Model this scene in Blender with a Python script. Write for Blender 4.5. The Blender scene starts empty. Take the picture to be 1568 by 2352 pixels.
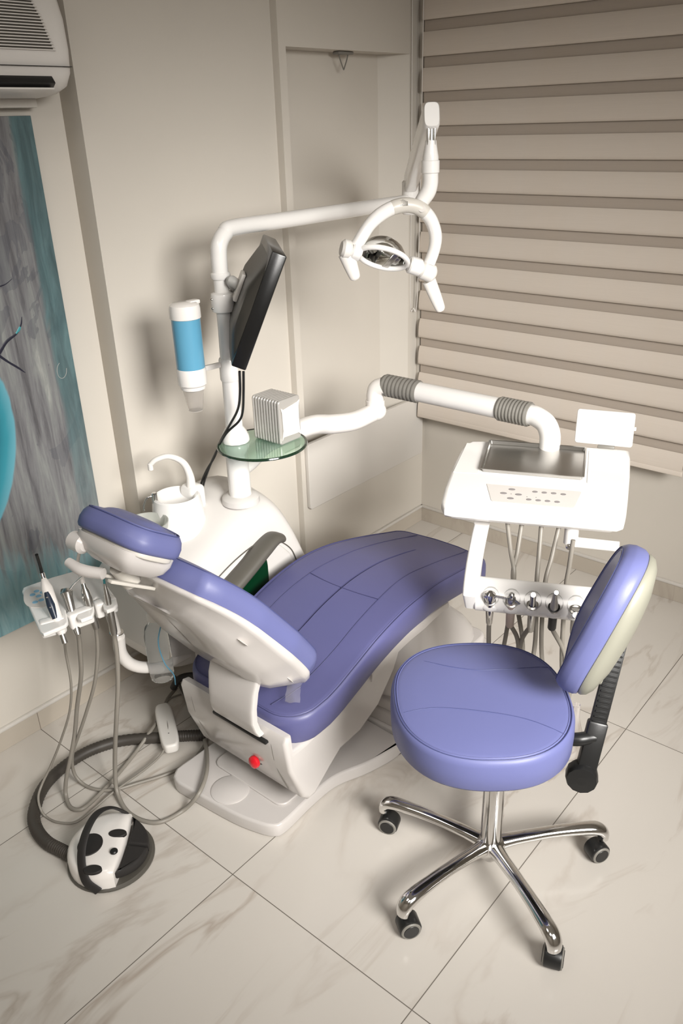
import bpy, bmesh, math, random
from mathutils import Vector, Matrix
V = Vector
S = bpy.context.scene
COL = S.collection
random.seed(4)
PI = math.pi

# ------------------------------------------------------------------ camera
CR = V((0.64256954, -0.76566595, -0.0293265))
CU = V((0.34867785, 0.25811069, 0.90100091))
CF = V((0.68229623, 0.58918124, -0.43282482))
CP = V((0, 0, 1.84)); FPX = 1869.44
cam = bpy.data.objects.new('camera', bpy.data.cameras.new('camera'))
COL.objects.link(cam)
cam.matrix_world = Matrix(((CR.x, CU.x, -CF.x, CP.x), (CR.y, CU.y, -CF.y, CP.y), (CR.z, CU.z, -CF.z, CP.z), (0, 0, 0, 1)))
cam.data.sensor_fit = 'VERTICAL'; cam.data.sensor_height = 24.0
cam.data.lens = 24.0 * FPX / 2352
cam.data.clip_start = 0.05
S.camera = cam

def ray(u, v): return CF + CR * ((u - 784) / FPX) - CU * ((v - 1176) / FPX)
def PZ(u, v, z):                       # point of a horizontal level seen at a spot of the photo
    d = ray(u, v); return CP + d * ((z - CP.z) / d.z)
def PY(u, v, y):
    d = ray(u, v); return CP + d * ((y - CP.y) / d.y)
def PX(u, v, x):
    d = ray(u, v); return CP + d * ((x - CP.x) / d.x)

# ------------------------------------------------------------------ light
w = bpy.data.worlds.new('world'); S.world = w; w.use_nodes = True
w.node_tree.nodes['Background'].inputs[0].default_value = (1, .95, .88, 1)
w.node_tree.nodes['Background'].inputs[1].default_value = 0.02
S.view_settings.view_transform = 'Standard'; S.view_settings.look = 'None'
S.view_settings.exposure = 0.10; S.view_settings.gamma = 1.0
S.view_settings.use_curve_mapping = False
def area(name, loc, size, power, col, spread=180):
    l = bpy.data.lights.new(name, 'AREA'); l.shape = 'RECTANGLE'; l.size = size[0]; l.size_y = size[1]
    l.energy = power; l.color = col; l.spread = math.radians(spread)
    o = bpy.data.objects.new(name, l); COL.objects.link(o); o.location = loc
    return o
CEIL = 2.62
WARM = (1.0, .95, .89)
LIGHTS = [((-.25, -0.2), (.6, .6), 15), ((0.0, 1.10), (.6, .6), 6)]
for (lx, ly), sz, pw in LIGHTS:
    area('ceiling_lamp_light', (lx, ly, CEIL - .035), sz, pw, WARM)
# key light: added softbox, unseen behind the camera, turned towards the chair
key = area('softbox_light', (.68, -1.35, 2.22), (1.25, 1.25), 35, (1.0, .975, .935), 60)
key.rotation_euler = (V((2.00, 1.66, .50)) - key.location).to_track_quat('-Z', 'Y').to_euler()

# ------------------------------------------------------------------ materials
MATS = {}
def mat(name, col, rough=.5, metal=0, spec=.5, coat=0, trans=0, ior=1.45, alpha=1, bump=0, bscale=200, var=0, emit=None, sheen=0, crough=.1):
    m = bpy.data.materials.new(name); m.use_nodes = True
    nt = m.node_tree; b = nt.nodes['Principled BSDF']
    b.inputs['Base Color'].default_value = (*col, 1); b.inputs['Roughness'].default_value = rough
    b.inputs['Metallic'].default_value = metal; b.inputs['Specular IOR Level'].default_value = spec
    b.inputs['Coat Weight'].default_value = coat; b.inputs['Coat Roughness'].default_value = crough
    b.inputs['Transmission Weight'].default_value = trans; b.inputs['IOR'].default_value = ior
    b.inputs['Alpha'].default_value = alpha
    tc = nt.nodes.new('ShaderNodeTexCoord')
    no = nt.nodes.new('ShaderNodeTexNoise'); no.inputs['Scale'].default_value = bscale; no.inputs['Detail'].default_value = 3
    nt.links.new(tc.outputs['Object'], no.inputs['Vector'])
    if bump:
        bu = nt.nodes.new('ShaderNodeBump'); bu.inputs['Strength'].default_value = bump; bu.inputs['Distance'].default_value = .001
        nt.links.new(no.outputs['Fac'], bu.inputs['Height']); nt.links.new(bu.outputs['Normal'], b.inputs['Normal'])
    if var:
        n2 = nt.nodes.new('ShaderNodeTexNoise'); n2.inputs['Scale'].default_value = 5; n2.inputs['Detail'].default_value = 4
        nt.links.new(tc.outputs['Object'], n2.inputs['Vector'])
        mx = nt.nodes.new('ShaderNodeMix'); mx.data_type = 'RGBA'
        mx.inputs['A'].default_value = (*[c * (1 - var) for c in col], 1); mx.inputs['B'].default_value = (*[min(1, c * (1 + var)) for c in col], 1)
        nt.links.new(n2.outputs['Fac'], mx.inputs['Factor']); nt.links.new(mx.outputs['Result'], b.inputs['Base Color'])
    MATS[name] = m
    return m
M_WALL = mat('wall_paint', (.60, .56, .50), .55, spec=.3, bump=.15, bscale=90, var=.02)
M_CEIL = mat('ceiling_paint', (.72, .70, .66), .8, bump=.1)
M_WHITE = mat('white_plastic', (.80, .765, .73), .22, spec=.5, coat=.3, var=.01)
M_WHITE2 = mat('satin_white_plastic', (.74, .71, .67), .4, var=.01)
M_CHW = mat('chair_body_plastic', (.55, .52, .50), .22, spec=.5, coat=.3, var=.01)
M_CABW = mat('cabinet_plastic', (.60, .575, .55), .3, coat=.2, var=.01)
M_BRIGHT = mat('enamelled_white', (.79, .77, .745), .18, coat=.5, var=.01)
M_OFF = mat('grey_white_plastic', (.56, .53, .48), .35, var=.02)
M_SHELL = mat('stool_shell_plastic', (.25, .245, .20), .35, var=.02)
M_LEA = mat('blue_leatherette', (.128, .140, .305), .42, spec=.45, bump=.12, bscale=700, var=.04)
M_LEAD = mat('blue_leatherette_seam', (.06, .07, .18), .5, bump=.1)
M_LEAC = mat('chair_leatherette', (.096, .097, .220), .40, spec=.45, bump=.12, bscale=700, var=.05)
M_LEACD = mat('chair_leatherette_seam', (.045, .046, .12), .5, bump=.1)
M_CHROME = mat('chrome', (.72, .71, .70), .10, metal=1, var=.02)
M_STEEL = mat('brushed_steel', (.52, .51, .49), .28, metal=1, var=.03)
M_BLACK = mat('black_plastic', (.012, .012, .012), .35, bump=.1)
M_BLACKM = mat('black_rubber', (.02, .018, .017), .6, bump=.2)
M_DARK = mat('dark_grey_plastic', (.085, .078, .066), .4, var=.03)
M_SCREEN = mat('monitor_screen', (.01, .01, .011), .08, coat=.5)
M_MONB = mat('monitor_back', (.035, .032, .027), .4, bump=.1)
M_GREY = mat('grey_ribbed_rubber', (.20, .19, .17), .45, var=.03)
M_LGREY = mat('light_grey_plastic', (.44, .43, .41), .4, var=.02)
M_PAD = mat('keypad_film', (.62, .59, .56), .35, var=.01)
M_KEY = mat('keypad_button', (.27, .25, .25), .4, var=.3)
M_HOSE = mat('grey_silicone_hose', (.24, .22, .19), .4, var=.03)
M_HOSED = mat('corrugated_dark_hose', (.05, .043, .036), .5, bump=.2)
M_RED = mat('red_plastic', (.60, .01, .02), .25, coat=.4)
M_BLUE = mat('blue_cup_tube', (.115, .34, .50), .3, coat=.2, var=.12)
M_BLUEK = mat('pale_blue_key', (.22, .42, .58), .4, var=.05)
M_GLASS = mat('frosted_glass', (.72, .73, .68), .3, trans=.6, ior=1.3)
M_GREENG = mat('green_tinted_glass', (.55, .80, .64), .03, trans=.9, ior=1.5)
M_GREENE = mat('glass_edge', (.01, .03, .015), .1, coat=.5)
M_GREEN = mat('dark_green_plastic', (.001, .024, .008), .3, coat=.3)
M_CUP = mat('clear_plastic_cup', (.92, .90, .88), .10, trans=.9, ior=1.12)
M_FILM = mat('clear_plastic_film', (.95, .92, .90), .12, trans=.9, ior=1.1, bump=1, bscale=60)
M_PAPER = mat('paper_napkin', (.80, .76, .70), .85, bump=.5, bscale=40)
M_SILV = mat('silver_ribbed_plastic', (.50, .48, .45), .32, metal=.35, var=.02)
M_TEAL = mat('teal_plastic', (.03, .25, .28), .3)
M_NAVY = mat('dark_navy_panel', (.02, .03, .05), .3)
M_FRAME = mat('canvas_edge', (.05, .04, .035), .7, bump=.2)
M_MIRROR = mat('reflector_mirror', (.80, .80, .78), .04, metal=1)
M_LINE = mat('panel_gap', (.03, .028, .025), .8)
M_BOARD = mat('painted_board', (.60, .57, .53), .42, var=.015)

def nodes(name):
    m = bpy.data.materials.new(name); m.use_nodes = True
    return m, m.node_tree, m.node_tree.nodes['Principled BSDF'], m.node_tree.links
def math_n(nt, op, a, b=None, c=None):
    n = nt.nodes.new('ShaderNodeMath'); n.operation = op
    for i, x in enumerate((a, b, c)):
        if x is None: continue
        if isinstance(x, (int, float)): n.inputs[i].default_value = x
        else: nt.links.new(x, n.inputs[i])
    return n.outputs[0]
def mixc(nt, fac, a, b, mode='MIX'):
    n = nt.nodes.new('ShaderNodeMix'); n.data_type = 'RGBA'; n.blend_type = mode
    if isinstance(fac, (int, float)): n.inputs['Factor'].default_value = fac
    else: nt.links.new(fac, n.inputs['Factor'])
    for k, x in (('A', a), ('B', b)):
        if isinstance(x, tuple): n.inputs[k].default_value = (*x, 1)
        else: nt.links.new(x, n.inputs[k])
    return n.outputs['Result']
def ramp(nt, fac, stops):
    r = nt.nodes.new('ShaderNodeValToRGB'); nt.links.new(fac, r.inputs[0])
    while len(r.color_ramp.elements) < len(stops): r.color_ramp.elements.new(.5)
    for e, (p, c) in zip(r.color_ramp.elements, stops): e.position = p; e.color = (*c, 1)
    return r.outputs[0]
def noise(nt, vec, scale, detail=4, dist=0, rough=.5):
    n = nt.nodes.new('ShaderNodeTexNoise'); nt.links.new(vec, n.inputs['Vector'])
    n.inputs['Scale'].default_value = scale; n.inputs['Detail'].default_value = detail
    n.inputs['Distortion'].default_value = dist; n.inputs['Roughness'].default_value = rough
    return n.outputs['Fac']
def mapping(nt, vec, loc=(0, 0, 0), rot=(0, 0, 0), sc=(1, 1, 1)):
    n = nt.nodes.new('ShaderNodeMapping'); nt.links.new(vec, n.inputs[0])
    n.inputs['Location'].default_value = loc; n.inputs['Rotation'].default_value = rot; n.inputs['Scale'].default_value = sc
    return n.outputs[0]

TX0, TX, TY0, TY = .978, 1.213, .681, .597
def tile_mat(name, base, vein, grout, floor=True):
    m, nt, b, L = nodes(name)
    g = nt.nodes.new('ShaderNodeNewGeometry').outputs['Position']
    sx = nt.nodes.new('ShaderNodeSeparateXYZ'); L.new(g, sx.inputs[0])
    def line(c, o, p, wd):
        t = math_n(nt, 'DIVIDE', math_n(nt, 'SUBTRACT', c, o), p)
        f = math_n(nt, 'SUBTRACT', t, math_n(nt, 'ROUND', t))
        return math_n(nt, 'LESS_THAN', math_n(nt, 'ABSOLUTE', f), wd / p), math_n(nt, 'FLOOR', t)
    lx, ix = line(sx.outputs[0], TX0, TX, .0013)
    ly, iy = line(sx.outputs[1], TY0, TY if floor else 50, .0013)
    gm = math_n(nt, 'MAXIMUM', lx, ly)
    cid = nt.nodes.new('ShaderNodeCombineXYZ'); L.new(math_n(nt, 'MULTIPLY', ix, 3.7), cid.inputs[0]); L.new(math_n(nt, 'MULTIPLY', iy, 5.3), cid.inputs[1])
    add = nt.nodes.new('ShaderNodeVectorMath'); add.operation = 'ADD'; L.new(g, add.inputs[0]); L.new(cid.outputs[0], add.inputs[1])
    mp = mapping(nt, add.outputs[0], rot=(0, 0, math.radians(13)), sc=(1.0, 3.2, 1))
    n1 = noise(nt, mp, 1.25, 5, 1.0, .55)
    v1 = math_n(nt, 'ABSOLUTE', math_n(nt, 'SUBTRACT', n1, .5))
    k = math_n(nt, 'SMOOTH_MIN', math_n(nt, 'MULTIPLY', v1, 26), 1.0, .3)
    n2 = noise(nt, mp, 1.1, 3)
    amt = math_n(nt, 'MULTIPLY', math_n(nt, 'SUBTRACT', 1.0, k), math_n(nt, 'MULTIPLY', math_n(nt, 'MAXIMUM', math_n(nt, 'SUBTRACT', n2, .38), 0), 2.6))
    cl = mixc(nt, noise(nt, mp, .8, 3), base, tuple(c * .91 for c in base))
    col = mixc(nt, amt, cl, vein)
    L.new(mixc(nt, gm, col, grout), b.inputs['Base Color'])
    L.new(math_n(nt, 'ADD', math_n(nt, 'MULTIPLY', gm, .5), .22), b.inputs['Roughness'])
    bu = nt.nodes.new('ShaderNodeBump'); bu.inputs['Strength'].default_value = .4; bu.inputs['Distance'].default_value = .001
    L.new(math_n(nt, 'SUBTRACT', 1.0, gm), bu.inputs['Height']); L.new(bu.outputs[0], b.inputs['Normal'])
    b.inputs['Specular IOR Level'].default_value = .35
    return m
M_FLOOR = tile_mat('marble_floor_tile', (.59, .553, .505), (.36, .30, .25), (.16, .14, .12))
M_SKIRT = tile_mat('marble_skirting_tile', (.47, .42, .355), (.36, .31, .26), (.2, .17, .14), False)

# ------------------------------------------------------------------ mesh helpers
def merge(bm, t, mi=0):
    for f in t.faces: f.material_index = mi
    me = bpy.data.meshes.new('tmp'); t.to_mesh(me); t.free(); bm.from_mesh(me); bpy.data.meshes.remove(me)
def NB(): return bmesh.new()
def link(o, parent=None, root=None):
    COL.objects.link(o)
    if parent: o.parent = parent
def worldloc(o):
    l = V((0, 0, 0))
    while o: l += o.location; o = o.parent
    return l
def put(name, bm, mats, parent=None, origin=None, sharp=38, sub=0, label=None):
    """link bm (world coordinates) as one mesh object, origin at its own base"""
    if not isinstance(mats, (list, tuple)): mats = [mats]
    bmesh.ops.remove_doubles(bm, verts=bm.verts, dist=1e-6)
    bmesh.ops.recalc_face_normals(bm, faces=bm.faces)
    if origin is None:
        if parent is None:
            xs = [v.co for v in bm.verts]
            origin = V(((min(c.x for c in xs) + max(c.x for c in xs)) / 2, (min(c.y for c in xs) + max(c.y for c in xs)) / 2, min(c.z for c in xs)))
        else: origin = worldloc(parent)
    origin = V(origin)
    bmesh.ops.translate(bm, verts=bm.verts, vec=-origin)
    ca = math.cos(math.radians(sharp))
    for f in bm.faces: f.smooth = len(f.verts) <= 8
    for e in bm.edges:
        if len(e.link_faces) == 2:
            if e.link_faces[0].normal.dot(e.link_faces[1].normal) < ca: e.smooth = False
    me = bpy.data.meshes.new(name); bm.to_mesh(me); bm.free()
    for m in mats: me.materials.append(m)
    o = bpy.data.objects.new(name, me); COL.objects.link(o)
    if parent:
        o.parent = parent; o.location = origin - worldloc(parent)
    else: o.location = origin
    if sub:
        md = o.modifiers.new('sub', 'SUBSURF'); md.levels = sub; md.render_levels = sub
    if label: o['label'] = label
    return o
def thing(name, loc, label, cat, group=None):
    o = bpy.data.objects.new(name, None); COL.objects.link(o); o.location = loc; o.empty_display_size = .05
    o['label'] = label; o['category'] = cat
    if group: o['group'] = group
    return o
def tag(o, label, cat, group=None):
    o['label'] = label; o['category'] = cat
    if group: o['group'] = group
    return o
def struct(name, bm, m, sharp=38):
    o = put(name, bm, m, None, (0, 0, 0), sharp); o['kind'] = 'structure'; return o

def frame(ax):
    ax = V(ax).normalized(); t = V((0, 0, 1)) if abs(ax.z) < .9 else V((1, 0, 0))
    a = ax.cross(t).normalized(); return a, ax.cross(a).normalized(), ax
def M3(a, b, c): return Matrix((a, b, c)).transposed()
def rotz(deg): return Matrix.Rotation(math.radians(deg), 3, 'Z')
def rbox(bm, c, size, rot=None, bev=.003, seg=2, mi=0, taper=None):
    t = NB(); bmesh.ops.create_cube(t, size=1)
    for v in t.verts:
        v.co = V((v.co.x * size[0], v.co.y * size[1], v.co.z * size[2]))
        if taper and v.co.z > 0: v.co.x *= taper[0]; v.co.y *= taper[1]
    if bev: bmesh.ops.bevel(t, geom=t.edges, offset=min(bev, min(size) * .49), segments=seg, profile=.5, affect='EDGES')
    for v in t.verts: v.co = (rot @ v.co if rot else v.co) + V(c)
    merge(bm, t, mi)
def box2(bm, lo, hi, bev=.003, seg=2, mi=0):
    lo, hi = V(lo), V(hi); rbox(bm, (lo + hi) / 2, hi - lo, None, bev, seg, mi)
def loft(bm, rings, cap=True, mi=0, close=True):
    t = NB(); rs = [[t.verts.new(p) for p in r] for r in rings]; n = len(rs[0])
    for a, b in zip(rs, rs[1:]):
        for i in range(n if close else n - 1):
            j = (i + 1) % n; t.faces.new((a[i], a[j], b[j], b[i]))
    if cap:
        t.faces.new(rs[0][::-1]); t.faces.new(rs[-1])
    merge(bm, t, mi)
def spline(pts, n=8):
    pts = [V(p) for p in pts]
    if n <= 1 or len(pts) < 3: return pts
    out = []
    P = [pts[0] * 2 - pts[1]] + pts + [pts[-1] * 2 - pts[-2]]
    for i in range(1, len(P) - 2):
        a, b, c, d = P[i - 1:i + 3]
        for k in range(n):
            s = k / n
            out.append(.5 * ((2 * b) + (c - a) * s + (2 * a - 5 * b + 4 * c - d) * s * s + (3 * b - a - 3 * c + d) * s ** 3))
    out.append(pts[-1]); return out
def tube(bm, pts, r, seg=12, n=8, mi=0, flat=None, cap=True):
    """tube along a smooth path; r number or list per control point; flat squeezes one side"""
    rl = r if isinstance(r, (list, tuple)) else [r] * len(pts)
    c = spline(pts, n); m = len(c)
    def rad(i):
        s = i / (m - 1) * (len(rl) - 1); k = min(int(s), len(rl) - 2); return rl[k] + (rl[k + 1] - rl[k]) * (s - k)
    rings = []; nrm = None
    for i in range(m):
        t = (c[min(i + 1, m - 1)] - c[max(i - 1, 0)]).normalized()
        if nrm is None: nrm = frame(t)[0] if not flat else flat[0].normalized()
        nrm = (nrm - t * nrm.dot(t)).normalized(); b = t.cross(nrm)
        ra = rad(i); rb = ra * (flat[1] if flat else 1)
        rings.append([c[i] + nrm * ra * math.cos(2 * PI * k / seg) + b * rb * math.sin(2 * PI * k / seg) for k in range(seg)])
    loft(bm, rings, cap, mi)
def lathe(bm, prof, o, ax=(0, 0, 1), seg=32, mi=0, cap=True, sq=None):
    a, b, c = frame(ax); o = V(o)
    if sq: a, b = V(sq[0]).normalized(), c.cross(V(sq[0])).normalized()
    k2 = sq[1] if sq else 1
    rings = [[o + c * h + a * r * math.cos(2 * PI * k / seg) + b * r * k2 * math.sin(2 * PI * k / seg) for k in range(seg)] for r, h in prof]
    loft(bm, rings, cap, mi)
def cyl(bm, p0, p1, r, seg=20, mi=0, bev=.0015):
    p0, p1 = V(p0), V(p1); L = (p1 - p0).length; bev = min(bev, r * .4, L * .3)
    lathe(bm, [(r - bev, 0), (r, bev), (r, L - bev), (r - bev, L)], p0, p1 - p0, seg, mi)
def ball(bm, c, r, sc=(1, 1, 1), rot=None, mi=0, seg=20):
    t = NB(); bmesh.ops.create_uvsphere(t, u_segments=seg, v_segments=seg // 2 + 2, radius=r)
    for v in t.verts:
        q = V((v.co.x * sc[0], v.co.y * sc[1], v.co.z * sc[2])); v.co = (rot @ q if rot else q) + V(c)
    merge(bm, t, mi)
def slab(bm, outline, fn, h0, h1, bev=.004, seg=3, mi=0, top_inset=None):
    """polygon outline (u,v) given thickness h0..h1 through fn(u,v,h); rounded rims"""
    t = NB(); n = len(outline)
    cx = sum(p[0] for p in outline) / n; cy = sum(p[1] for p in outline) / n
    def off(d):
        o = []
        for i in range(n):
            p, q, r = V(outline[i - 1]), V(outline[i]), V(outline[(i + 1) % n])
            e1 = (q - p).normalized(); e2 = (r - q).normalized()
            n1 = V((-e1.y, e1.x)); n2 = V((-e2.y, e2.x)); b = (n1 + n2)
            b = b.normalized() / max(.5, b.normalized().dot(n1)) if b.length > 1e-6 else n1
            o.append(q + b * d)
        return o
    area2 = sum(outline[i - 1][0] * outline[i][1] - outline[i][0] * outline[i - 1][1] for i in range(n))
    sg = 1 if area2 > 0 else -1
    prof = []
    for k in range(seg + 1):
        a = PI / 2 * k / seg; prof.append((bev * (1 - math.sin(a)), h0 + bev * (1 - math.cos(a))))
    for k in range(seg + 1):
        a = PI / 2 * k / seg; prof.append((bev * (1 - math.cos(a)), h1 - bev * (1 - math.sin(a))))
    rings = []
    for ins, h in prof: rings.append([fn(p.x, p.y, h) for p in off(sg * ins)])
    loft(bm, rings, True, mi)
def rrect(hw, hh, r, n=5, cx=0, cy=0):
    o = []
    for sx, sy, a0 in ((1, 1, 0), (-1, 1, 90), (-1, -1, 180), (1, -1, 270)):
        for k in range(n + 1):
            a = math.radians(a0 + 90 * k / n); o.append((cx + sx * (hw - r) + r * math.cos(a), cy + sy * (hh - r) + r * math.sin(a)))
    return o
def super_outline(a, b, e, n=48):
    o = []
    for k in range(n):
        t = 2 * PI * k / n; c, s = math.cos(t), math.sin(t)
        o.append((a * math.copysign(abs(c) ** (2 / e), c), b * math.copysign(abs(s) ** (2 / e), s)))
    return o
def resample(o, n):
    o = [V(p) for p in o]; L = [0]
    for i in range(len(o)): L.append(L[-1] + (o[(i + 1) % len(o)] - o[i]).length)
    out = []; k = 0
    for i in range(n):
        s = L[-1] * i / n
        while L[k + 1] < s: k += 1
        f = (s - L[k]) / max(1e-9, L[k + 1] - L[k]); out.append(o[k].lerp(o[(k + 1) % len(o)], f))
    return out
def cushion(bm, outline, med, fn, t, crown=.006, mi=0, pipe=True, pr=.0016, rim=.016):
    """upholstered pad: outline in (u,v), med(u,v) gives the point of the middle line the rings shrink to, fn maps (u,v,h) to space; top at h=0, underside at h=-t"""
    def ring(ins, h, s=None):
        o = []
        for p in outline:
            m = V(med(p.x, p.y)); d = p - m
            q = m + d * (s if s is not None else max(0, 1 - ins / max(d.length, 1e-6)))
            o.append(fn(q.x, q.y, h))
        return o
    rings = [ring(0, -t, .3), ring(0, -t, .7), ring(.012, -t), ring(.004, -t + .003), ring(0, -t + .010), ring(-.001, -t * .5),
             ring(0, -rim * .9), ring(rim * .12, -rim * .45), ring(rim * .35, -rim * .12), ring(rim * .5, -.0005), ring(rim * .62, -.0022), ring(rim * .8, .0005), ring(rim * 1.4, .002)]
    dm = min((p - V(med(p.x, p.y))).length for p in outline); sm = min(.9, 1 - rim * 1.4 / dm - .04)
    for s, k in ((1, .25), (.8, .6), (.55, .85), (.3, 1), (.02, 1)): rings.append(ring(0, .002 + crown * k, sm * s))
    loft(bm, rings, True, mi)
    if pipe:
        for ins, h in ((rim * .5, .0002), (rim * .82, .0008)):
            r = ring(ins, h); tube(bm, r + [r[0]], pr * .55, 5, 1, 1 if ins < rim * .6 else mi, cap=False)
def path_on(fn, pts, n=6, h=.0):
    return [fn(p.x, p.y, h) for p in spline([V((a, b, 0)) for a, b in pts], n)]

# ================================================================== SETTING
YL, YM, YN, XR = 2.24, 2.155, 2.125, 3.08          # painting wall, main wall, stepped wall, blind wall
XC, XS = 1.45, 2.22
bm = NB(); box2(bm, (-1.6, -2.2, -.05), (XR + .1, 2.5, 0), 0); struct('floor', bm, M_FLOOR)
bm = NB(); box2(bm, (-1.6, -2.2, CEIL), (XR + .1, 2.5, CEIL + .05), 0); struct('ceiling', bm, M_CEIL)
NX0, NX1, NZ1, NYB = 2.255, 2.955, 2.068, 2.215
bm = NB()
box2(bm, (-1.6, YL, 0), (XC, 2.5, CEIL), 0); box2(bm, (XC, YM, 0), (XS, 2.5, CEIL), 0)
box2(bm, (XS, YN, 0), (NX0, 2.5, CEIL), 0); box2(bm, (NX1, YN, 0), (XR + .1, 2.5, CEIL), 0)
box2(bm, (NX0, YN, NZ1), (NX1, 2.5, CEIL), 0); box2(bm, (NX0, NYB, .5), (NX1, 2.5, NZ1), 0); box2(bm, (NX0, YN, 0), (NX1, 2.5, .5), 0)
slab(bm, [(2.865, NYB + .001), (NX1, YN), (NX1 + .001, NYB + .001)], lambda u, v, h: V((u, v, h)), .5, NZ1, 0, 1)
struct('wall_left', bm, M_WALL)
bm = NB(); box2(bm, (XR, -2.2, 0), (XR + .1, 2.2, CEIL), 0); struct('wall_right', bm, M_WALL)
bm = NB(); box2(bm, (-1.7, -2.2, 0), (-1.6, 2.5, CEIL), 0); struct('wall_back', bm, M_WALL)
bm = NB(); box2(bm, (-1.6, -2.3, 0), (XR + .1, -2.2, CEIL), 0); struct('wall_near', bm, M_WALL)
BH = .072
bm = NB()
box2(bm, (-1.6, YL - .010, 0), (XC, YL, BH), .001, 1); box2(bm, (XC - .010, YM - .01, 0), (XC, YL, BH), .001, 1)
box2(bm, (XC, YM - .010, 0), (XS, YM, BH), .001, 1); box2(bm, (XS - .01, YN - .010, 0), (XR, YN, BH), .001, 1)
struct('baseboard_left', bm, M_SKIRT)
bm = NB()
for a, b_ in (((-1.6, YL - .013), (XC, YL)), ((XC - .013, YM - .013), (XC, YL)), ((XC, YM - .013), (XS, YM)), ((XS - .013, YN - .013), (XR, YN)), ((XR - .013, -2.2), (XR, YN))):
    box2(bm, (*a, BH), (*b_, BH + .013), .003, 2)
struct('trim_3', bm, M_BOARD)
bm = NB(); box2(bm, (XR - .010, -2.2, 0), (XR, YN - .01, BH), .001, 1); struct('baseboard_right', bm, M_SKIRT)
bm = NB(); box2(bm, (XR - .06, YN - .022, .60), (XR, YN, 2.5), .004, 2); struct('trim_1', bm, M_WALL)
# board fixed below the niche
bm = NB(); slab(bm, rrect(.405, .145, .012, 3, 2.648, .522), lambda u, v, h: V((u, YN - h, v)), 0, .020, .003)
o = put('wall_panel', bm, M_BOARD); o['kind'] = 'structure'; o.name = 'trim_2'
# little bracket fixture under the niche top
t = thing('pinch_bracket', (2.62, 2.17, NZ1 - .01), 'tiny dull metal fixture with wire triangle under niche top', 'bracket')
bm = NB(); c = V((2.60, 2.165, NZ1)); rbox(bm, c - V((0, 0, .006)), (.085, .03, .010), None, .003); put('mounting_bar', bm, M_GREY, t)
bm = NB()
for s in (-1, 1): tube(bm, [c + V((s * .026, 0, -.008)), c + V((s * .020, 0, -.025)), c + V((0, 0, -.060))], .0022, 8, 4)
put('wire_clip', bm, M_GREY, t)

# ceiling lamps (the room's own light)
for k, ((lx, ly), sz, pw) in enumerate(LIGHTS):
    bm = NB(); rbox(bm, (lx, ly, CEIL - .012), (sz[0] + .04, sz[1] + .04, .022), None, .004)
    o = put('ceiling_light', bm, M_WHITE2, origin=(lx, ly, CEIL - .02))
    tag(o, ['flat square ceiling light nearest the back of the room', 'flat square ceiling light over the dental chair'][k], 'ceiling light')

ka = key.rotation_euler.to_matrix(); kp_ = key.location.copy()  # housing and rod added around the unseen softbox, not a fitting of the room
t = thing('added_softbox', (kp_.x, kp_.y, CEIL), 'large tilted softbox added out of view near the back of the room', 'lamp')
bm = NB(); rbox(bm, kp_ + ka @ V((0, 0, .030)), (1.30, 1.30, .05), ka, .008); put('softbox_housing', bm, M_WHITE2, t)
bm = NB(); tube(bm, [kp_ + ka @ V((0, 0, .05)), V((kp_.x, kp_.y - .03, CEIL - .10)), V((kp_.x, kp_.y - .03, CEIL))], .015, 12, 4); put('softbox_rod', bm, M_STEEL, t)

# ================================================================== BLIND
t = thing('zebra_blind', (3.0, 1.4, .58), 'beige zebra roller blind covering the window wall', 'blind')
ym0, ym1 = .872, 2.095
def fabric(name, col, rough, al):
    m, nt, b, L = nodes(name)
    tc = nt.nodes.new('ShaderNodeTexCoord').outputs['Object']
    n = noise(nt, mapping(nt, tc, sc=(1, 1, 60)), 6, 3)
    n2 = noise(nt, mapping(nt, tc, sc=(1, 9, .4)), 1.0, 2)
    c = mixc(nt, math_n(nt, 'MULTIPLY', n, .8), tuple(x * .93 for x in col), tuple(x * 1.06 for x in col))
    L.new(mixc(nt, math_n(nt, 'MULTIPLY', n2, .35), c, tuple((x * s) for x, s in zip(col, (1.02, .93, .80)))), b.inputs['Base Color'])
    b.inputs['Roughness'].default_value = rough; b.inputs['Specular IOR Level'].default_value = .2
    return m
M_FAB = fabric("blind_opaque_band", (.65, .59, .53), .7, 1); M_SHE = fabric("blind_sheer_band", (.44, .385, .335), .8, 1)
bm = NB(); z = .584; k = 0
while z < 2.5:
    prof = [(.0, .0), (-.004, .002), (-.007, .012), (-.0065, .03), (-.004, .055), (.001, .074), (.006, .084)]
    rings = [[V((3.0 + a, ym0, z + h)), V((3.0 + a, ym1, z + h)), V((3.0 + a + .0015, ym1, z + h)), V((3.0 + a + .0015, ym0, z + h))] for a, h in prof]
    loft(bm, rings, True); z += .1228
put('opaque_bands', bm, M_FAB, t, sharp=60)
bm = NB(); box2(bm, (3.011, ym0 + .001, .60), (3.013, ym1 - .001, 2.5), 0); put('sheer_fabric', bm, M_SHE, t)
bm = NB(); box2(bm, (2.992, ym0 - .002, .578), (3.006, ym1 + .002, .600), .004, 3); put('bottom_rail', bm, M_FAB, t)
bm = NB(); cyl(bm, (3.02, ym0, 2.52), (3.02, ym1 + .01, 2.52), .03, 24); put('roller', bm, M_WHITE2, t)
bm = NB(); cx_, cy_ = 2.985, 2.108
tube(bm, [V((2.99, 2.085, 2.5)), V((2.985, 2.088, 1.6)), V((2.98, 2.095, 1.12)), V((2.975, 2.110, 1.085)), V((2.970, 2.123, 1.12)), V((2.965, 2.12, 1.6)), V((2.96, 2.118, 2.5))][:], .0018, 6, 8)
put('cord_loop', bm, M_WHITE2, t)

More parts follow.
